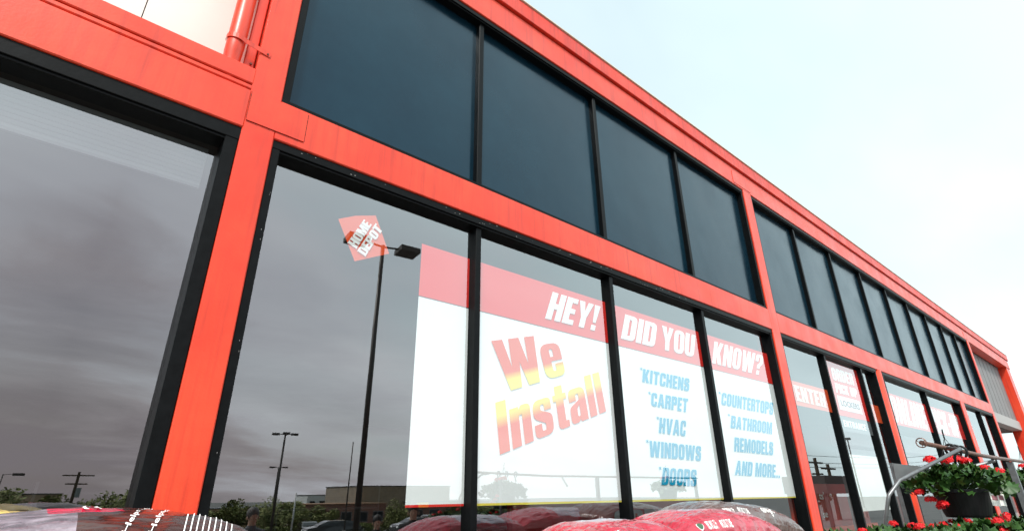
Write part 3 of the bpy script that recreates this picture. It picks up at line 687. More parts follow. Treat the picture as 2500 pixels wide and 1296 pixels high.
# lower layers of both stacks on pallets
WOOD = mat('pallet_wood', (.30, .20, .12), .8, .2, .25, 8)
for k, (cx, cy, lab) in enumerate(((.02, -1.40, 'wooden pallet under the left soil stack'), (3.2, -.62, 'wooden pallet under the right mulch stack'))):
    p = empty('pallet', (cx, cy, .13), label=lab, cat='pallet', group='pallets')
    for i in range(7): G().box(-.62, .62, -.5 + i * .155, -.5 + i * .155 + .1, .11, .13).build('board', WOOD, p)
    for i in range(3): G().box(-.6 + i * .55, -.5 + i * .55, -.5, .53, .0, .11).build('runner', WOOD, p)
low = []
def lower(root, x, y, z, lab, sc=1): copy_tree(root, (x, y, z), random.uniform(-.04, .04), label=lab, group='bags in the lower layers of the stacks')
rq, _ = bag('soil_bag', BM['brown'], (.0, -1.0, 1.235), (.82, .46, .17), 14.2, 'plain dark bag low in the left stack', group='bags in the lower layers of the stacks', res=(36, 24))
for L_ in range(7):
    z = .26 + L_ * .158
    for (x, y) in ((.0, -1.42), (.0, -1.80), (.02, -1.02)):
        if (x, y) == (.02, -1.02) or L_ < 7: lower(rq, x + random.uniform(-.02, .02), y, z, 'plain dark bag low in the left stack')
    for (x, y) in ((2.75, -.62), (3.6, -.62), (4.35, -.55)): lower(rq, x + random.uniform(-.02, .02), y, z - .12, 'plain dark bag low in the right stack')

# ------------------------------------------------------------------ plants: geraniums
def leafmat(name, a, b):
    k = NT(name); oi = k.n('ShaderNodeObjectInfo')
    k.l(k.ramp(k.noise(9, 3), [(.3, a), (.7, b)]), k.b.inputs['Base Color']); k.b.inputs['Roughness'].default_value = .45
    k.b.inputs['Specular IOR Level'].default_value = .35
    return k.m
LEAF = leafmat('geranium_leaf', (.014, .045, .008), (.045, .11, .020))
LEAF2 = leafmat('pale_leaf', (.10, .20, .05), (.20, .30, .09))
PETAL = mat('red_petal', (.62, .006, .010), .5, .3, .2, 60)
STEM = mat('green_stem', (.09, .16, .05), .6)
POT = mat('black_plastic_pot', (.006, .006, .007), .5, .3, .2, 30)
def leaf_mesh(seed):
    rnd = random.Random(seed); g = G(); n = 14; vs = [(0, 0, 0)]
    for i in range(n):
        t = math.pi * .12 + (2 * math.pi - math.pi * .24) * i / (n - 1) - math.pi / 2 + math.pi * 0
        r = .030 * (1 + .12 * math.cos(i * math.pi)) * rnd.uniform(.92, 1.06)
        vs.append((r * math.cos(t), r * math.sin(t) + .004, .008 * math.sin(2 * t + seed) + .007 * math.cos(i * 3.1)))
    g.add(vs, [(0, i, i + 1) for i in range(1, n)])
    me = bpy.data.meshes.new('leaf'); me.from_pydata(g.v, [], g.f); me.materials.append(LEAF)
    for p in me.polygons: p.use_smooth = True
    return me
LM = [leaf_mesh(i) for i in range(5)]
LMP = LM[0].copy(); LMP.materials[0] = LEAF2
def head_mesh(seed):
    rnd = random.Random(seed); g = G()
    for i in range(34):
        d = Vector((rnd.gauss(0, 1), rnd.gauss(0, 1), abs(rnd.gauss(0, 1)) * .7 + .05)).normalized() * rnd.uniform(.024, .034); d.z *= .8
        nrm = d.normalized(); a = nrm.orthogonal().normalized(); b = nrm.cross(a)
        k0 = rnd.uniform(0, 6)
        for p in range(5):
            t = k0 + p * 2 * math.pi / 5; dr = a * math.cos(t) + b * math.sin(t); sd_ = a * -math.sin(t) + b * math.cos(t)
            c = d + nrm * .003
            g.add([c, c + dr * .007 + sd_ * .0045 + nrm * rnd.uniform(-.002, .003), c + dr * .0125 + nrm * rnd.uniform(-.003, .002), c + dr * .007 - sd_ * .0045], [(0, 1, 2, 3)])
    me = bpy.data.meshes.new('flower_head'); me.from_pydata(g.v, [], g.f); me.materials.append(PETAL); return me
HM = [head_mesh(i) for i in range(4)]
def obj(name, me, parent, loc, rot, sc=1):
    o = bpy.data.objects.new(name, me); COL.objects.link(o); o.parent = parent; o.location = loc; o.rotation_euler = rot; o.scale = (sc,) * 3; return o
def foliage(root, rx, ry, h, nl, heads, base=0, pale=0, sd=1):
    rnd = random.Random(sd); st = G()
    for i in range(nl):
        t = rnd.uniform(0, 2 * math.pi); ph = rnd.random() ** .6
        r = ph; z = h * math.sqrt(max(0, 1 - r * r * .85)) * rnd.uniform(.45, 1) + base
        p = Vector((rx * r * math.cos(t), ry * r * math.sin(t), z))
        if r > .82: p.z -= rnd.uniform(0, .06)
        o = obj('leaf', LMP if rnd.random() < pale else rnd.choice(LM), root, p, (rnd.uniform(-.7, .7) + .7 * r * math.sin(t), rnd.uniform(-.7, .7) + .7 * r * math.cos(t), rnd.uniform(0, 6)), rnd.uniform(.9, 1.5))
        st.tube([(p.x * .25, p.y * .25, base - .01), (p.x * .7, p.y * .7, p.z * .6 + base * .4), tuple(p)], .0016, 4, cap=False)
    for (x, y, z, s) in heads:
        obj('flower_head', rnd.choice(HM), root, (x, y, z), (rnd.uniform(-.3, .3), rnd.uniform(-.3, .3), rnd.uniform(0, 6)), s)
        st.tube([(x * .3, y * .3, base), (x * .8, y * .8, z * .6 + base * .4), (x, y, z)], .002, 5, cap=False)
    st.build('stems', STEM, root)
def pot(root, r, h, z0):
    prof = [(0, 0), (r * .72, 0), (r * .76, .012), (r * .97, h - .02), (r * 1.03, h - .018), (r * 1.03, h), (r * .97, h), (r * .93, h - .03), (0, h - .03)]
    n = 36; g = G(); vs = [(a * math.cos(2 * math.pi * j / n), a * math.sin(2 * math.pi * j / n), z0 + b) for a, b in prof for j in range(n)]
    g.add(vs, [(i * n + j, i * n + (j + 1) % n, (i + 1) * n + (j + 1) % n, (i + 1) * n + j) for i in range(len(prof) - 1) for j in range(n)])
    return g.build('pot', POT, root, smooth=False)
TAG = mat('plant_tag_paper', (.75, .75, .70), .6); TAGP = mat('plant_tag_print', (.30, .12, .14), .6)
def hanging(loc, label, heads, nl=170, sc=1, tags=True, sd=3, hangz=.34):
    root = empty('hanging_basket', loc, label=label, cat='hanging basket'); root.scale = (sc,) * 3
    pot(root, .145, .15, -.15)
    foliage(root, .26, .26, .13, nl, heads, 0, .04, sd)
    g = G()
    for i in range(3):
        t = 2 * math.pi * i / 3 + .4
        g.tube([(.145 * math.cos(t), .145 * math.sin(t), -.02), (0.01, 0, hangz - .05)], .0018, 5)
    g.tube([(.01, 0, hangz - .06), (.01, 0, hangz - .03), (.02, .0, hangz)], .004, 6)
    g.build('hanger_wire', POT, root)
    if tags:
        for (x, y) in (RF(.050, .150, 0)[:2], RF(.135, .085, 0)[:2]):
            t = G(); t.box(-.022, .022, -.0006, .0006, -.075, 0); q = t.build('plant_tag', TAG, root); q.location = (x * 1.08, y * 1.08, -.015); q.rotation_euler = (-.1, .12, -.76)
            t = G(); t.box(-.015, .015, -.0014, -.0008, -.045, -.02); p = t.build('tag_picture', TAGP, q)
    return root
bx, by = 4.228, -2.03
def RF(r, f, z, q=1): return (.76 * r - .65 * f, -.65 * r - .76 * f, z, q)
hanging((bx, by, 1.655), 'black hanging basket of red geraniums under the near end of the rail', [RF(-.13, .0, .155, .95), RF(-.07, .06, .150, 1.0), RF(-.10, -.03, .165, .9), RF(.0, .03, .155, 1.0), RF(.05, .0, .16, .95), RF(.03, .08, .145, .9), RF(.17, .02, .11, .85), RF(.20, .08, .09, .8), RF(-.19, .08, -.09, 1.0), RF(-.23, .05, -.06, .9), RF(-.26, .02, -.02, .8)], 200)
hanging((7.35, -1.95, 1.70), 'hanging basket at the right edge of view farther along the rail', [(-.1, 0, .15, 1), (.1, -.05, .16, 1)], 110, 1, False, 9)
# rail rack
RUST = mat('rusty_rail', (.16, .085, .065), .5, .5, .35, 30, metal=.4)
rk = empty('hanging_rail', (3.686, -2.037, 0.13), label='horizontal rail on bent grey tube posts that carries the hanging baskets', cat='rack')
def W3(p): return (p[0] - 3.686, p[1] + 2.037, p[2] - .13)
G().tube([W3((3.686, -2.037, 1.889)), W3((5.0, -2.07, 1.862)), W3((8.4, -2.07, 1.87))], .0125, 14).build('rail', RUST, rk, smooth=True)
g = G()
for t in range(24):
    a, b = 2 * math.pi * t / 24, 2 * math.pi * (t + 1) / 24
    g.tube([W3((3.68, -2.037 + .024 * math.cos(a), 1.889 + .024 * math.sin(a))), W3((3.68, -2.037 + .024 * math.cos(b), 1.889 + .024 * math.sin(b)))], .003, 5, cap=False)
for a in (.5, 2.6, 4.7): g.tube([W3((3.68, -2.037, 1.889)), W3((3.68, -2.037 + .024 * math.cos(a), 1.889 + .024 * math.sin(a)))], .002, 5)
g.build('rail_end_ring', RUST, rk)
TB = mat('brushed_tube', (.17, .175, .18), .38, .5, .2, 30, metal=.6)
G().tube([W3(p) for p in ((3.524, -1.8, .5), (3.524, -1.8, 1.465), (3.488, -1.86, 1.600), (3.50, -1.868, 1.628), (3.575, -1.915, 1.700), (3.62, -1.94, 1.718), (3.99, -2.139, 1.864), (4.05, -2.07, 1.875))], .0098, 12).build('bent_arm', TB, rk, smooth=True)
G().box(*[q for q in (3.975 - 3.686, 4.000 - 3.686, -1.79 + 2.037, -1.775 + 2.037, .0, 1.675)]).build('post', TB, rk)
pl = G(); pl.add([W3(p) for p in ((3.957, -1.800, 1.802), (4.143, -1.930, 1.778), (4.152, -1.915, 1.700), (3.980, -1.785, 1.705), (3.96, -1.797, 1.802), (4.146, -1.927, 1.778), (4.155, -1.912, 1.700), (3.983, -1.782, 1.705))], [(0, 1, 2, 3), (7, 6, 5, 4), (0, 4, 5, 1), (1, 5, 6, 2), (2, 6, 7, 3), (3, 7, 4, 0)])
pl.build('sign_plate', GREYM, rk)
for xx in (4.18, 4.30, 4.44):
    hk = []
    for t in range(0, 11):
        a = math.radians(-60 + t * 26); hk.append((xx, -2.055 + .026 * math.cos(a), 1.872 + .03 * math.sin(a)))
    hk += [(xx, -2.06, 1.825), (xx + .005, -2.055, 1.79)]
    G().tube([W3(p) for p in hk], .0075, 8).build('hook', POT, rk, smooth=True)
for xx, hy in ((5.9, -2.07), (8.3, -2.07)):
    G().box(xx - 3.686 - .02, xx - 3.686 + .02, -.04, -.0, 0, 1.72).build('post', TB, rk)
G().tube([W3((5.0, -1.75, 1.74)), W3((5.25, -2.07, 1.84))], .012, 8).build('brace', TB, rk)
# bench of bedding plants below
tb = empty('plant_bench', (4.6, -2.15, .11), label='low metal bench holding the red geranium pots at bottom right', cat='bench')
G().box(-1.25, 2.4, -.45, .45, 1.12, 1.15).build('bench_top', GREYD, tb)
for sx in (-1.2, 2.35):
    for sy in (-.4, .4): G().box(sx - .02, sx + .02, sy - .02, sy + .02, 0, 1.12).build('leg', GREYD, tb)
proto = []
k = 0
spots = [(3.16, -1.76), (3.42, -2.02), (3.50, -1.80), (3.72, -1.95), (3.80, -2.2), (3.98, -1.86), (4.10, -2.10), (4.32, -1.92), (4.40, -2.22), (4.62, -2.02), (4.75, -2.30), (4.95, -2.1), (5.2, -2.25), (5.35, -1.95), (5.7, -2.15), (6.2, -2.1)]
desc = ['leftmost geranium pot of the bench, by the bags', 'second geranium from left on the bench, front row', 'geranium beside the bent grey tube', 'geranium in front of the grey sign plate post', 'front geranium below the left side of hanging basket',
        'geranium directly behind the bent tube', 'geranium under the middle of the hanging basket', 'geranium behind the hanging basket pot', 'front geranium under the white plant tags', 'geranium right of the hanging basket', 'front geranium near the bottom right corner',
        'geranium next to the far red post in view', 'geranium near the right edge, front', 'geranium near the right edge, back', 'farther geranium at the right edge', 'farthest geranium on the bench']
for i, (x, y) in enumerate(spots):
    rnd = random.Random(50 + i)
    if i < 2 + 1:
        r = empty('potted_geranium', (x, y, 1.26), label=desc[i], cat='potted plant', group='red geraniums on the bench')
        pot(r, .075, .12, 0)
        foliage(r, .18, .18, .10, 85, [(rnd.uniform(-.12, .12), rnd.uniform(-.12, .12), rnd.uniform(.07, .13) , rnd.uniform(.6, .85)) for _ in range(2)], .11, .10, 20 + i)
        for o in KIDS(r):
            if o.name.startswith('flower_head'): o.location.z += .10
        proto.append(r)
    else:
        copy_tree(proto[i % 3], (x, y, 1.26 + rnd.uniform(-.02, .02)), rnd.uniform(0, 6), label=desc[i], group='red geraniums on the bench')

# ------------------------------------------------------------------ street behind the camera, seen mirrored in the glass
BARK = mat('bark', (.09, .065, .045), .9, .2, .3, 10)
def crown_mesh(seed, n=2600, a=(.030, .060, .012), r=(1, 1, .9)):
    rnd = random.Random(seed); g = G(); cl = []
    for i in range(16):
        d = Vector((rnd.gauss(0, 1), rnd.gauss(0, 1), rnd.gauss(0, .8))).normalized() * rnd.uniform(.3, .78); cl.append((Vector((d.x * r[0], d.y * r[1], d.z * r[2])), rnd.uniform(.26, .46)))
    for i in range(n):
        c, q = rnd.choice(cl); d = Vector((rnd.gauss(0, 1), rnd.gauss(0, 1), rnd.gauss(0, 1))).normalized() * q * rnd.uniform(.7, 1.08)
        p = c + d; s = rnd.uniform(.04, .085); u = Vector((rnd.gauss(0, 1), rnd.gauss(0, 1), rnd.gauss(0, .6))).normalized(); v = u.orthogonal().normalized()
        g.add([p - u * s, p + v * s * .6, p + u * s, p - v * s * .6], [(0, 1, 2, 3)], rnd.randint(0, 1))
    me = bpy.data.meshes.new('crown'); me.from_pydata(g.v, [], g.f)
    me.materials.append(TL1); me.materials.append(TL2)
    for p, i in zip(me.polygons, g.mi): p.material_index = i
    return me
TL1 = mat('tree_leaf', (.12, .14, .04), .7, .2, .3, 2); TL2 = mat('tree_leaf_light', (.26, .26, .10), .7, .2, .3, 2)
CM = [crown_mesh(i) for i in range(4)]
def tree(x, y, top, rad, lab, sd=0, base=None, hz=None):
    b = gz(y) if base is None else base
    r = empty('tree', (x, y, b), label=lab, cat='tree', group='trees beyond the parking lot')
    H = top - b; hz = hz or min(H * .45, rad * 1.0)
    g = G(); g.tube([(0, 0, 0), (.05, 0, H * .3), (0, .05, H * .75)], [rad * .07, rad * .055, rad * .02], 8)
    for i in range(5):
        t = i * 1.3 + sd; g.tube([(0, 0, H * .35), (rad * .35 * math.cos(t), rad * .35 * math.sin(t), H * .55), (rad * .6 * math.cos(t), rad * .6 * math.sin(t), H * .72)], [rad * .035, rad * .025, rad * .01], 6)
    g.build('trunk', BARK, r)
    c = bpy.data.objects.new('crown', CM[sd % 4]); COL.objects.link(c); c.parent = r; c.location = (0, 0, H - hz); c.scale = (rad, rad, hz); c.rotation_euler = (0, 0, sd * 1.7)
    return r
TR = [(-3.0, -69, 2.3, 3.4, 'full green tree mirrored at the far left edge'), (2.6, -68, 2.1, 3.0, 'rounded tree mirrored between the tan building and the utility pole'), (6.6, -67, 2.6, 2.6, 'leafy tree mirrored just right of the utility pole'), (10.6, -70, 3.4, 3.0, 'tallest tree mirrored beside the black frame of the left pane'), (13.2, -68, 2.6, 3.0, 'tree mirrored hidden partly by the nearest column'), (19.5, -70, 1.5, 2.4, 'tree mirrored left of the triple lamp post'), (23.2, -68, 1.9, 2.6, 'fuller tree mirrored at the foot of the triple lamp post'), (26.2, -69, 1.5, 2.4, 'tree mirrored between lamp post and white pole'), (0.8, -66, 1.9, 2.6, 'low bushy tree mirrored left of the tan building'), (4.0, -64, .9, 2.4, 'shrubby tree mirrored at the foot of the utility pole'), (9.6, -68, 2.9, 2.6, 'taller tree mirrored close to the column frame'), (30.5, -70, 1.0, 2.4, 'tree mirrored left of the brick block'), (-6, -72, 2.6, 4.2, 'leftmost broad tree mirrored in the left pane'), (-1.2, -70, 2.7, 3.2, 'tree mirrored at the left edge of the first pane'), (2.3, -74, 1.4, 2.6, 'low tree mirrored before the tan building'), (5.7, -72, 2.2, 2.2, 'tree mirrored beside the utility pole'),
      (8.2, -72, 2.6, 2.6, 'tree mirrored just left of the nearest column'), (11.5, -72, 2.4, 3, 'tree mirrored behind the nearest column'), (15.5, -73, 2.0, 3, 'tree mirrored right behind the nearest column'), (22, -72, 1.3, 2.4, 'tree mirrored right of the nearest column'), (24.8, -70, 1.4, 2.6, 'tree mirrored behind the double lamp post'), (27.5, -73, 1.2, 2.2, 'tree mirrored beside the white pole'),
      (35.2, -59.9, 1.55, 1.75, 'round dark tree mirrored before the brick block'), (47.5, -66, .7, 2.6, 'tree mirrored under the white banner'), (52, -66, .6, 2.6, 'tree mirrored behind the second mullion'), (57, -66, .5, 3, 'tree mirrored below We Install banner'), (63, -66, .5, 3, 'tree mirrored above the red mulch bags'), (45.6, -15.2, 3.15, 1.5, 'yellow green tree mirrored in the pane below ENTER')]
for i, (x, y, t, rad, lab) in enumerate(TR): tree(x, y, t, rad, lab, i)
hedge = G(); rnd = random.Random(5)
for i in range(9000):
    x = rnd.uniform(12, 62); y = -63.5 + rnd.gauss(0, .5); z = gz(-63.5) + rnd.random() ** .7 * 1.0
    u = Vector((rnd.gauss(0, 1), rnd.gauss(0, 1), rnd.gauss(0, 1))).normalized() * .13; v = u.orthogonal().normalized() * .09; p = Vector((x, y, z)); hedge.add([p - u, p + v, p + u, p - v], [(0, 1, 2, 3)])
tag(hedge.build('hedge', TL1), 'low clipped hedge along the far side of the parking lot', 'hedge', kind='stuff')
def brickmat(name, a, b, sc=1.0):
    k = NT(name); br = k.n('ShaderNodeTexBrick'); br.inputs['Scale'].default_value = 3 * sc; br.inputs['Color1'].default_value = a + (1,); br.inputs['Color2'].default_value = b + (1,); br.inputs['Mortar'].default_value = (.3, .26, .22, 1)
    mp = k.n('ShaderNodeMapping'); mp.inputs['Rotation'].default_value = (math.pi / 2, 0, 0); k.l(k.tc.outputs['Object'], mp.inputs[0]); k.l(mp.outputs[0], br.inputs[0])
    n = k.n('ShaderNodeMixRGB'); n.blend_type = 'MULTIPLY'; n.inputs[0].default_value = .6; k.l(br.outputs[0], n.inputs[1]); k.l(k.ramp(k.noise(.9, 8, .75), [(.3, (.6,) * 3), (.7, (1.2,) * 3)]), n.inputs[2])
    k.l(n.outputs[0], k.b.inputs['Base Color']); k.b.inputs['Roughness'].default_value = .9; return k.m
TAN = brickmat('tan_brick', (.34, .24, .15), (.26, .18, .11)); DRB = brickmat('dark_red_brick', (.25, .08, .045), (.18, .06, .04)); 
WIN = mat('dark_far_window', (.02, .022, .025), .15)
def building(x0, x1, y, ztop, depth, m, lab, wins=(), roof=.12, capm=None):
    b = gz(y); r = empty('building', ((x0 + x1) / 2, y, b), label=lab, cat='building'); hw = (x1 - x0) / 2; H = ztop - b
    G().box(-hw, hw, -depth, 0, 0, H).build('wall', m, r)
    G().box(-hw - .1, hw + .1, -depth - .1, .1, H, H + roof).build('roof_edge', capm or GREYD, r)
    for (a, c, z0, z1) in wins:
        w = G().box(-hw + a - .06, -hw + c + .06, .0, .05, z0 - .06, z1 + .06).build('window', LW if False else GREYM, r)
        G().box(-hw + a, -hw + c, .05, .06, z0, z1).build('pane', WIN, w)
    return r
building(43.5, 62, -88, 3.2, 14, TAN, 'tall tan brick block mirrored beside the banner')
building(31, 44.5, -80, .55, 10, DRB, 'low dark red brick building with small windows', [(1 + i * 2.6, 2.6 + i * 2.6, .9, 2.2) for i in range(5)], capm=mat('roof_brown', (.30, .16, .09), .8))
g3 = building(52, 80, -86, .6, 8, DRB, 'long low red building mirrored under the banner', [(1 + i * 3.5, 3 + i * 3.5, .9, 2.2) for i in range(7)])
G().box(-13.5, -10, .1, .3, 2.6, 3.4).build('yellow_sign', YEL, [o for o in [g3]][0])
building(44, 48.5, -112, 1.9, 6, mat('white_far_block', (.6, .6, .58), .7), 'small white rooftop block far off', [(.6, 1.6, 2.6, 3.8), (2.6, 3.6, 2.6, 3.8)])
building(-2, 4.4, -100, 2.3, 12, mat('tan_far_wall', (.38, .27, .18), .8, .2, .12, .8), 'plain tan building mirrored among trees in the left pane')
building(17, 33, -96, .0, 8, mat('buff_far_wall', (.40, .28, .16), .8, .2, .12, .8), 'low buff building mirrored right of the nearest column')
# lamp posts
POLE = mat('dark_bronze_pole', (.045, .032, .026), .5); WPOLE = mat('galvanised_pole', (.45, .44, .42), .5, metal=.3)
def lamp(x, y, ztop, r, heads, lab, m=POLE, arm=.5):
    b = gz(y); q = empty('lamp_post', (x, y, b), label=lab, cat='lamp post', group='lamp posts of the parking lot'); H = ztop - b
    G().tube([(0, 0, 0), (0, 0, H)], [r, r * .7], 10).build('pole', m, q, smooth=True)
    G().tube([(0, 0, 0), (0, 0, .7)], r * 2.2, 12).build('base', CONC, q)
    for a in heads:
        p = Vector((math.cos(a) * arm, math.sin(a) * arm, H)); hd = G(); hd.tube([(0, 0, H - .05), tuple(p)], r * .35, 6); hd.build('arm', m, q)
        c = math.cos(a); s_ = math.sin(a); n = Vector((-s_, c, 0)); e_ = Vector((c, s_, 0)); vs = []
        for zz in (-.10, .06):
            for (aa, bb) in ((0, -.3), (.65, -.3), (.65, .3), (0, .3)): vs.append(p + e_ * aa + n * bb + Vector((0, 0, zz)))
        G().add(vs, [(3, 2, 1, 0), (4, 5, 6, 7), (0, 1, 5, 4), (1, 2, 6, 5), (2, 3, 7, 6), (3, 0, 4, 7)]).build('lamp_head', m, q)
    return q
lamp(17.4, -49.9, 7.0, .12, (0.3, 3.4, 1.8), 'tall triple headed lamp post mirrored right of the nearest column')
lamp(25.4, -74.9, 5.3, .12, (0.2, 3.3), 'farther double headed lamp post beside the triple one')
lamp(6.69, -10.9, 8.85, .085, (0.1, 3.25), 'close thick dark lamp post mirrored in the second pane')
lamp(19.6, -39.9, 5.7, .06, (), 'thin dark pole mirrored left of the thick lamp post')
lamp(13.75, -34.9, 1.9, .06, (), 'short pale pole mirrored low in the second pane', WPOLE)
lamp(51.1, -13.9, 5.6, .07, (2.9,), 'curved arm street light mirrored under the ENTRANCE strip')
lamp(-1.3, -49.9, 3.3, .05, (0.0,), 'small street light mirrored at the left edge')
lamp(48, 3.0, 5.3, .10, (0.4, 3.5), 'dark lamp post seen beyond the far porch')
def upole(x, y, ztop, lab, xf=True):
    b = gz(y); q = empty('utility_pole', (x, y, b), label=lab, cat='utility pole', group='utility poles'); H = ztop - b
    G().tube([(0, 0, 0), (0, 0, H)], [.17, .12], 8).build('pole', BARK, q)
    for dz, w in ((-.4, 1.3), (-1.2, .9)): G().box(-w, w, -.06, .06, H + dz, H + dz + .12).build('crossarm', BARK, q)
    if xf: G().tube([(.3, 0, H - 2.4), (.3, 0, H - 1.5)], .25, 10).build('transformer', GREYM, q)
    return q
upole(4.0, -69.9, 4.2, 'utility pole with transformer mirrored in the left pane')
upole(45.4, -14.6, 4.0, 'utility pole behind the yellow green tree in mirrored view', False)
upole(43.2, -14.4, 2.75, 'shorter utility pole left of the yellow green tree', False)
upole(47.1, -14.4, 3.6, 'right utility pole with crossarms above the mirrored tree', False)
g = G()
for z in (3.6, 3.3, 4.1):
    pts = [(43.2 + i * 3, -14.5 + i * .2, z - .6 * math.sin(math.pi * i / 12) * .6 + i * .12) for i in range(13)]; g.tube(pts, .018, 5)
tag(g.build('overhead_wires', GREYD), 'thin overhead wires running between the mirrored utility poles', 'wires')

# cars
def car(x, y, rz, col, lab, suv=False):
    q = empty('parked_car', (x, y, gz(y)), rz, label=lab, cat='car', group='cars in the parking lot')
    Lh, Wd, H = (2.35, .95, 1.78) if suv else (2.25, .9, 1.45)
    m = mat('car_paint_%d' % int(col[0] * 1000 + col[2] * 100), col, .25, .5, coat=.8)
    prof = [(-Lh, .35), (-Lh, .95), (-Lh + .15, 1.02), (-Lh + (.25 if suv else .8), H - .06), (-Lh + (.5 if suv else 1.2), H), (.45, H), (.75, H - .08), (1.35, 1.04), (Lh - .15, .92), (Lh, .75), (Lh, .35)]
    g = G(); n = len(prof)
    def ins(z): return Wd - max(0, z - .95) * .28
    vs = [(a, -ins(z), z) for a, z in prof] + [(a, ins(z), z) for a, z in prof]
    g.add(vs, [tuple(range(n)), tuple(range(2 * n - 1, n - 1, -1))] + [(i, n + i, n + (i + 1) % n, (i + 1) % n) for i in range(n)]); g.build('body', m, q)
    for s_ in (-1, 1):
        w = G(); zz = (1.06, H - .14)
        for (a0, a1) in ((-Lh + .55, -.5), (-.42, .9)):
            b0, b1 = a0 + (.1 if suv else .5) * (a0 < -1), a1 - (.45 if a1 > .5 else 0)
            w.add([(a0, s_ * (ins(zz[0]) + .012), zz[0]), (a1, s_ * (ins(zz[0]) + .012), zz[0]), (b1, s_ * (ins(zz[1]) + .012), zz[1]), (b0, s_ * (ins(zz[1]) + .012), zz[1])], [(0, 1, 2, 3)])
        w.build('side_window', WIN, q)
        for a in (-Lh + .85, Lh - .85):
            t = G().tube([(a, s_ * (Wd - .2), .34), (a, s_ * (Wd + .02), .34)], .34, 16).build('tyre', mat('tyre_rubber', (.02, .02, .02), .8), q)
            G().tube([(a, s_ * (Wd + .0), .34), (a, s_ * (Wd + .03), .34)], .2, 12).build('rim', mat('rim_metal', (.5, .5, .5), .3, metal=.9), t)
        G().box(Lh - .06, Lh + .01, s_ * .62 - .16, s_ * .62 + .16, .68, .82).build('headlight', LW, q)
    G().add([(.78, -.62, H - .12), (.78, .62, H - .12), (1.32, .74, 1.07), (1.32, -.74, 1.07)], [(0, 1, 2, 3)]).build('windscreen', WIN, q).location = (.02, 0, .02)
    return q
car(38.2, -56.9, 2.9, (.012, .012, .014), 'black SUV mirrored left of the second mullion', True)
car(20.4, -44, 3.3, (.025, .027, .03), 'dark low car mirrored between the lamp posts')
car(25.0, -61, 1.8, (.03, .02, .018), 'dark car mirrored facing the store beside the lamp posts')
car(28.5, -44, 3.2, (.05, .05, .055), 'grey car mirrored beside the thick lamp post')
car(48.5, -58, 3.0, (.20, .02, .02), 'red car mirrored below the banner near the mulch bags')

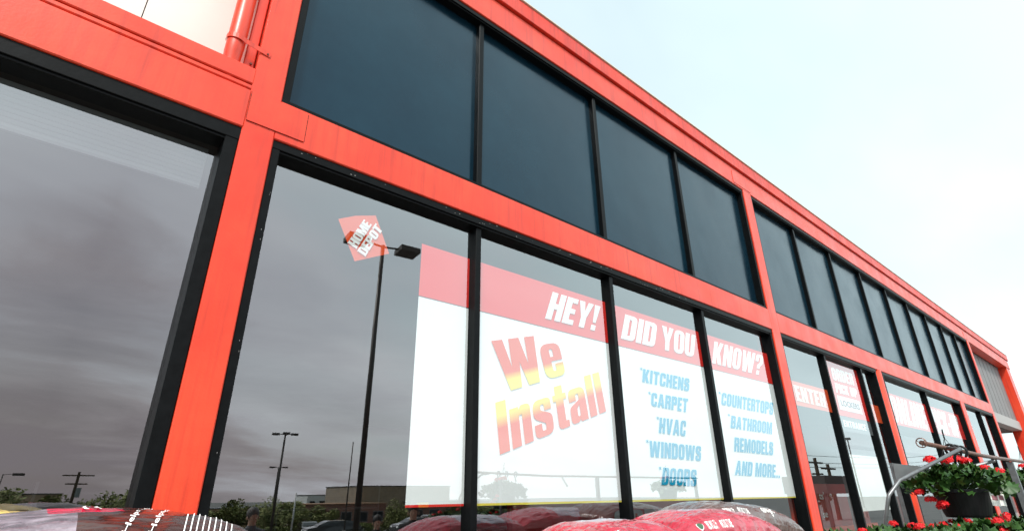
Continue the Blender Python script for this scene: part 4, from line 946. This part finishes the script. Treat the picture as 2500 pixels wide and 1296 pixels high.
# people mirrored in the glass
def person(x, y, h, lab, face, cols, hair=(.02, .015, .012)):
    root = empty('person', (x, y, .13 if y > -5.2 else gz(y)), face, label=lab, cat='person', group=None); k = h / 1.75
    def skin(name, pts, edges, m, lev=2):
        me = bpy.data.meshes.new(name); me.from_pydata([tuple(c * k for c in p[0]) for p in pts], edges, [])
        o = bpy.data.objects.new(name, me); COL.objects.link(o); o.parent = root
        md = o.modifiers.new('s', 'SKIN'); 
        for i, p in enumerate(pts):
            sv = me.skin_vertices[0].data[i] if me.skin_vertices else None
            if sv: sv.radius = (p[1][0] * k, p[1][1] * k)
        o.modifiers.new('d', 'SUBSURF').levels = lev; o.modifiers['d'].render_levels = lev; me.materials.append(m); return o
    P = [((0, 0, .95), (.15, .11)), ((0, 0, 1.15), (.135, .10)), ((0, 0, 1.36), (.17, .11)), ((0, 0, 1.47), (.07, .07)), ((0, 0.01, 1.53), (.055, .055)), ((0, 0.015, 1.62), (.078, .092)), ((0, 0, 1.70), (.07, .082)),
         ((.19, 0, 1.40), (.055, .055)), ((.25, .0, 1.15), (.045, .045)), ((.24, .12, .93), (.034, .034)), ((.24, .17, .86), (.03, .022)),
         ((-.19, 0, 1.40), (.055, .055)), ((-.25, .0, 1.15), (.045, .045)), ((-.24, .12, .93), (.034, .034)), ((-.24, .17, .86), (.03, .022)),
         ((.10, 0, .86), (.09, .09)), ((.11, 0.01, .48), (.06, .06)), ((.11, -.01, .09), (.045, .045)), ((.11, .13, .035), (.045, .03)),
         ((-.10, 0, .86), (.09, .09)), ((-.11, 0.01, .48), (.06, .06)), ((-.11, -.01, .09), (.045, .045)), ((-.11, .13, .035), (.045, .03))]
    E_ = [(0, 1), (1, 2), (2, 3), (3, 4), (4, 5), (5, 6), (2, 7), (7, 8), (8, 9), (9, 10), (2, 11), (11, 12), (12, 13), (13, 14), (0, 15), (15, 16), (16, 17), (17, 18), (0, 19), (19, 20), (20, 21), (21, 22)]
    me = bpy.data.meshes.new('body'); me.from_pydata([tuple(c * k for c in p[0]) for p in P], E_, [])
    o = bpy.data.objects.new('body', me); COL.objects.link(o); o.parent = root
    o.modifiers.new('s', 'SKIN')
    if not me.skin_vertices: me.attributes.new
    for i, p in enumerate(P):
        if me.skin_vertices: me.skin_vertices[0].data[i].radius = (p[1][0] * k, p[1][1] * k); me.skin_vertices[0].data[i].use_root = (i == 0)
    ss = o.modifiers.new('d', 'SUBSURF'); ss.levels = ss.render_levels = 2
    kk = NT('clothing_%d' % int(x * 10)); sp = kk.n('ShaderNodeSeparateXYZ'); kk.l(kk.tc.outputs['Object'], sp.inputs[0])
    mm = kk.n('ShaderNodeMath'); mm.operation = 'DIVIDE'; kk.l(sp.outputs[2], mm.inputs[0]); mm.inputs[1].default_value = 1.8 * k
    r = kk.n('ShaderNodeValToRGB'); r.color_ramp.interpolation = 'CONSTANT'; kk.l(mm.outputs[0], r.inputs[0]); el = r.color_ramp.elements
    el[0].position = 0; el[0].color = (.02, .02, .02, 1); el[1].position = .04; el[1].color = cols[1] + (1,)
    for p_, c in ((.54, cols[0]), (.83, (.42, .25, .18))): q = el.new(p_); q.color = c + (1,)
    kk.l(r.outputs[0], kk.b.inputs['Base Color']); kk.b.inputs['Roughness'].default_value = .8; me.materials.append(kk.m)
    g = G(); g.ball((0, -.012 * k, 1.665 * k), .098 * k, 14, 9, sq=(.93, 1.02, 1.05)); 
    g.v = [v for v in g.v]; hm = mat('hair_%d' % int(hair[0] * 100), hair, .6)
    g.build('hair', hm, root, smooth=True)
    f = G(); f.ball((0, .105 * k, 1.595 * k), .016 * k, 8, 6, sq=(.8, 1.1, 1.2)); f.ball((.092 * k, .01 * k, 1.60 * k), .02 * k, 8, 6, sq=(.5, 1, 1.4)); f.ball((-.092 * k, .01 * k, 1.60 * k), .02 * k, 8, 6, sq=(.5, 1, 1.4))
    f.build('face', mat('skin_tone', (.42, .25, .18), .6), root, smooth=True)
    return root
person(4.2, -3.95, 1.42, 'person with short dark hair in black top, mirrored beside second mullion', .5, ((.012, .012, .014), (.03, .03, .04)))
person(3.97, -4.55, 1.27, 'smaller dark haired person in black, mirrored next to the thick lamp post', .3, ((.015, .013, .013), (.03, .03, .05)))
person(2.28, -4.60, 1.40, 'person with grey hair and grey top, mirrored right of the nearest column', -.2, ((.10, .10, .11), (.05, .05, .06)), (.09, .08, .075))
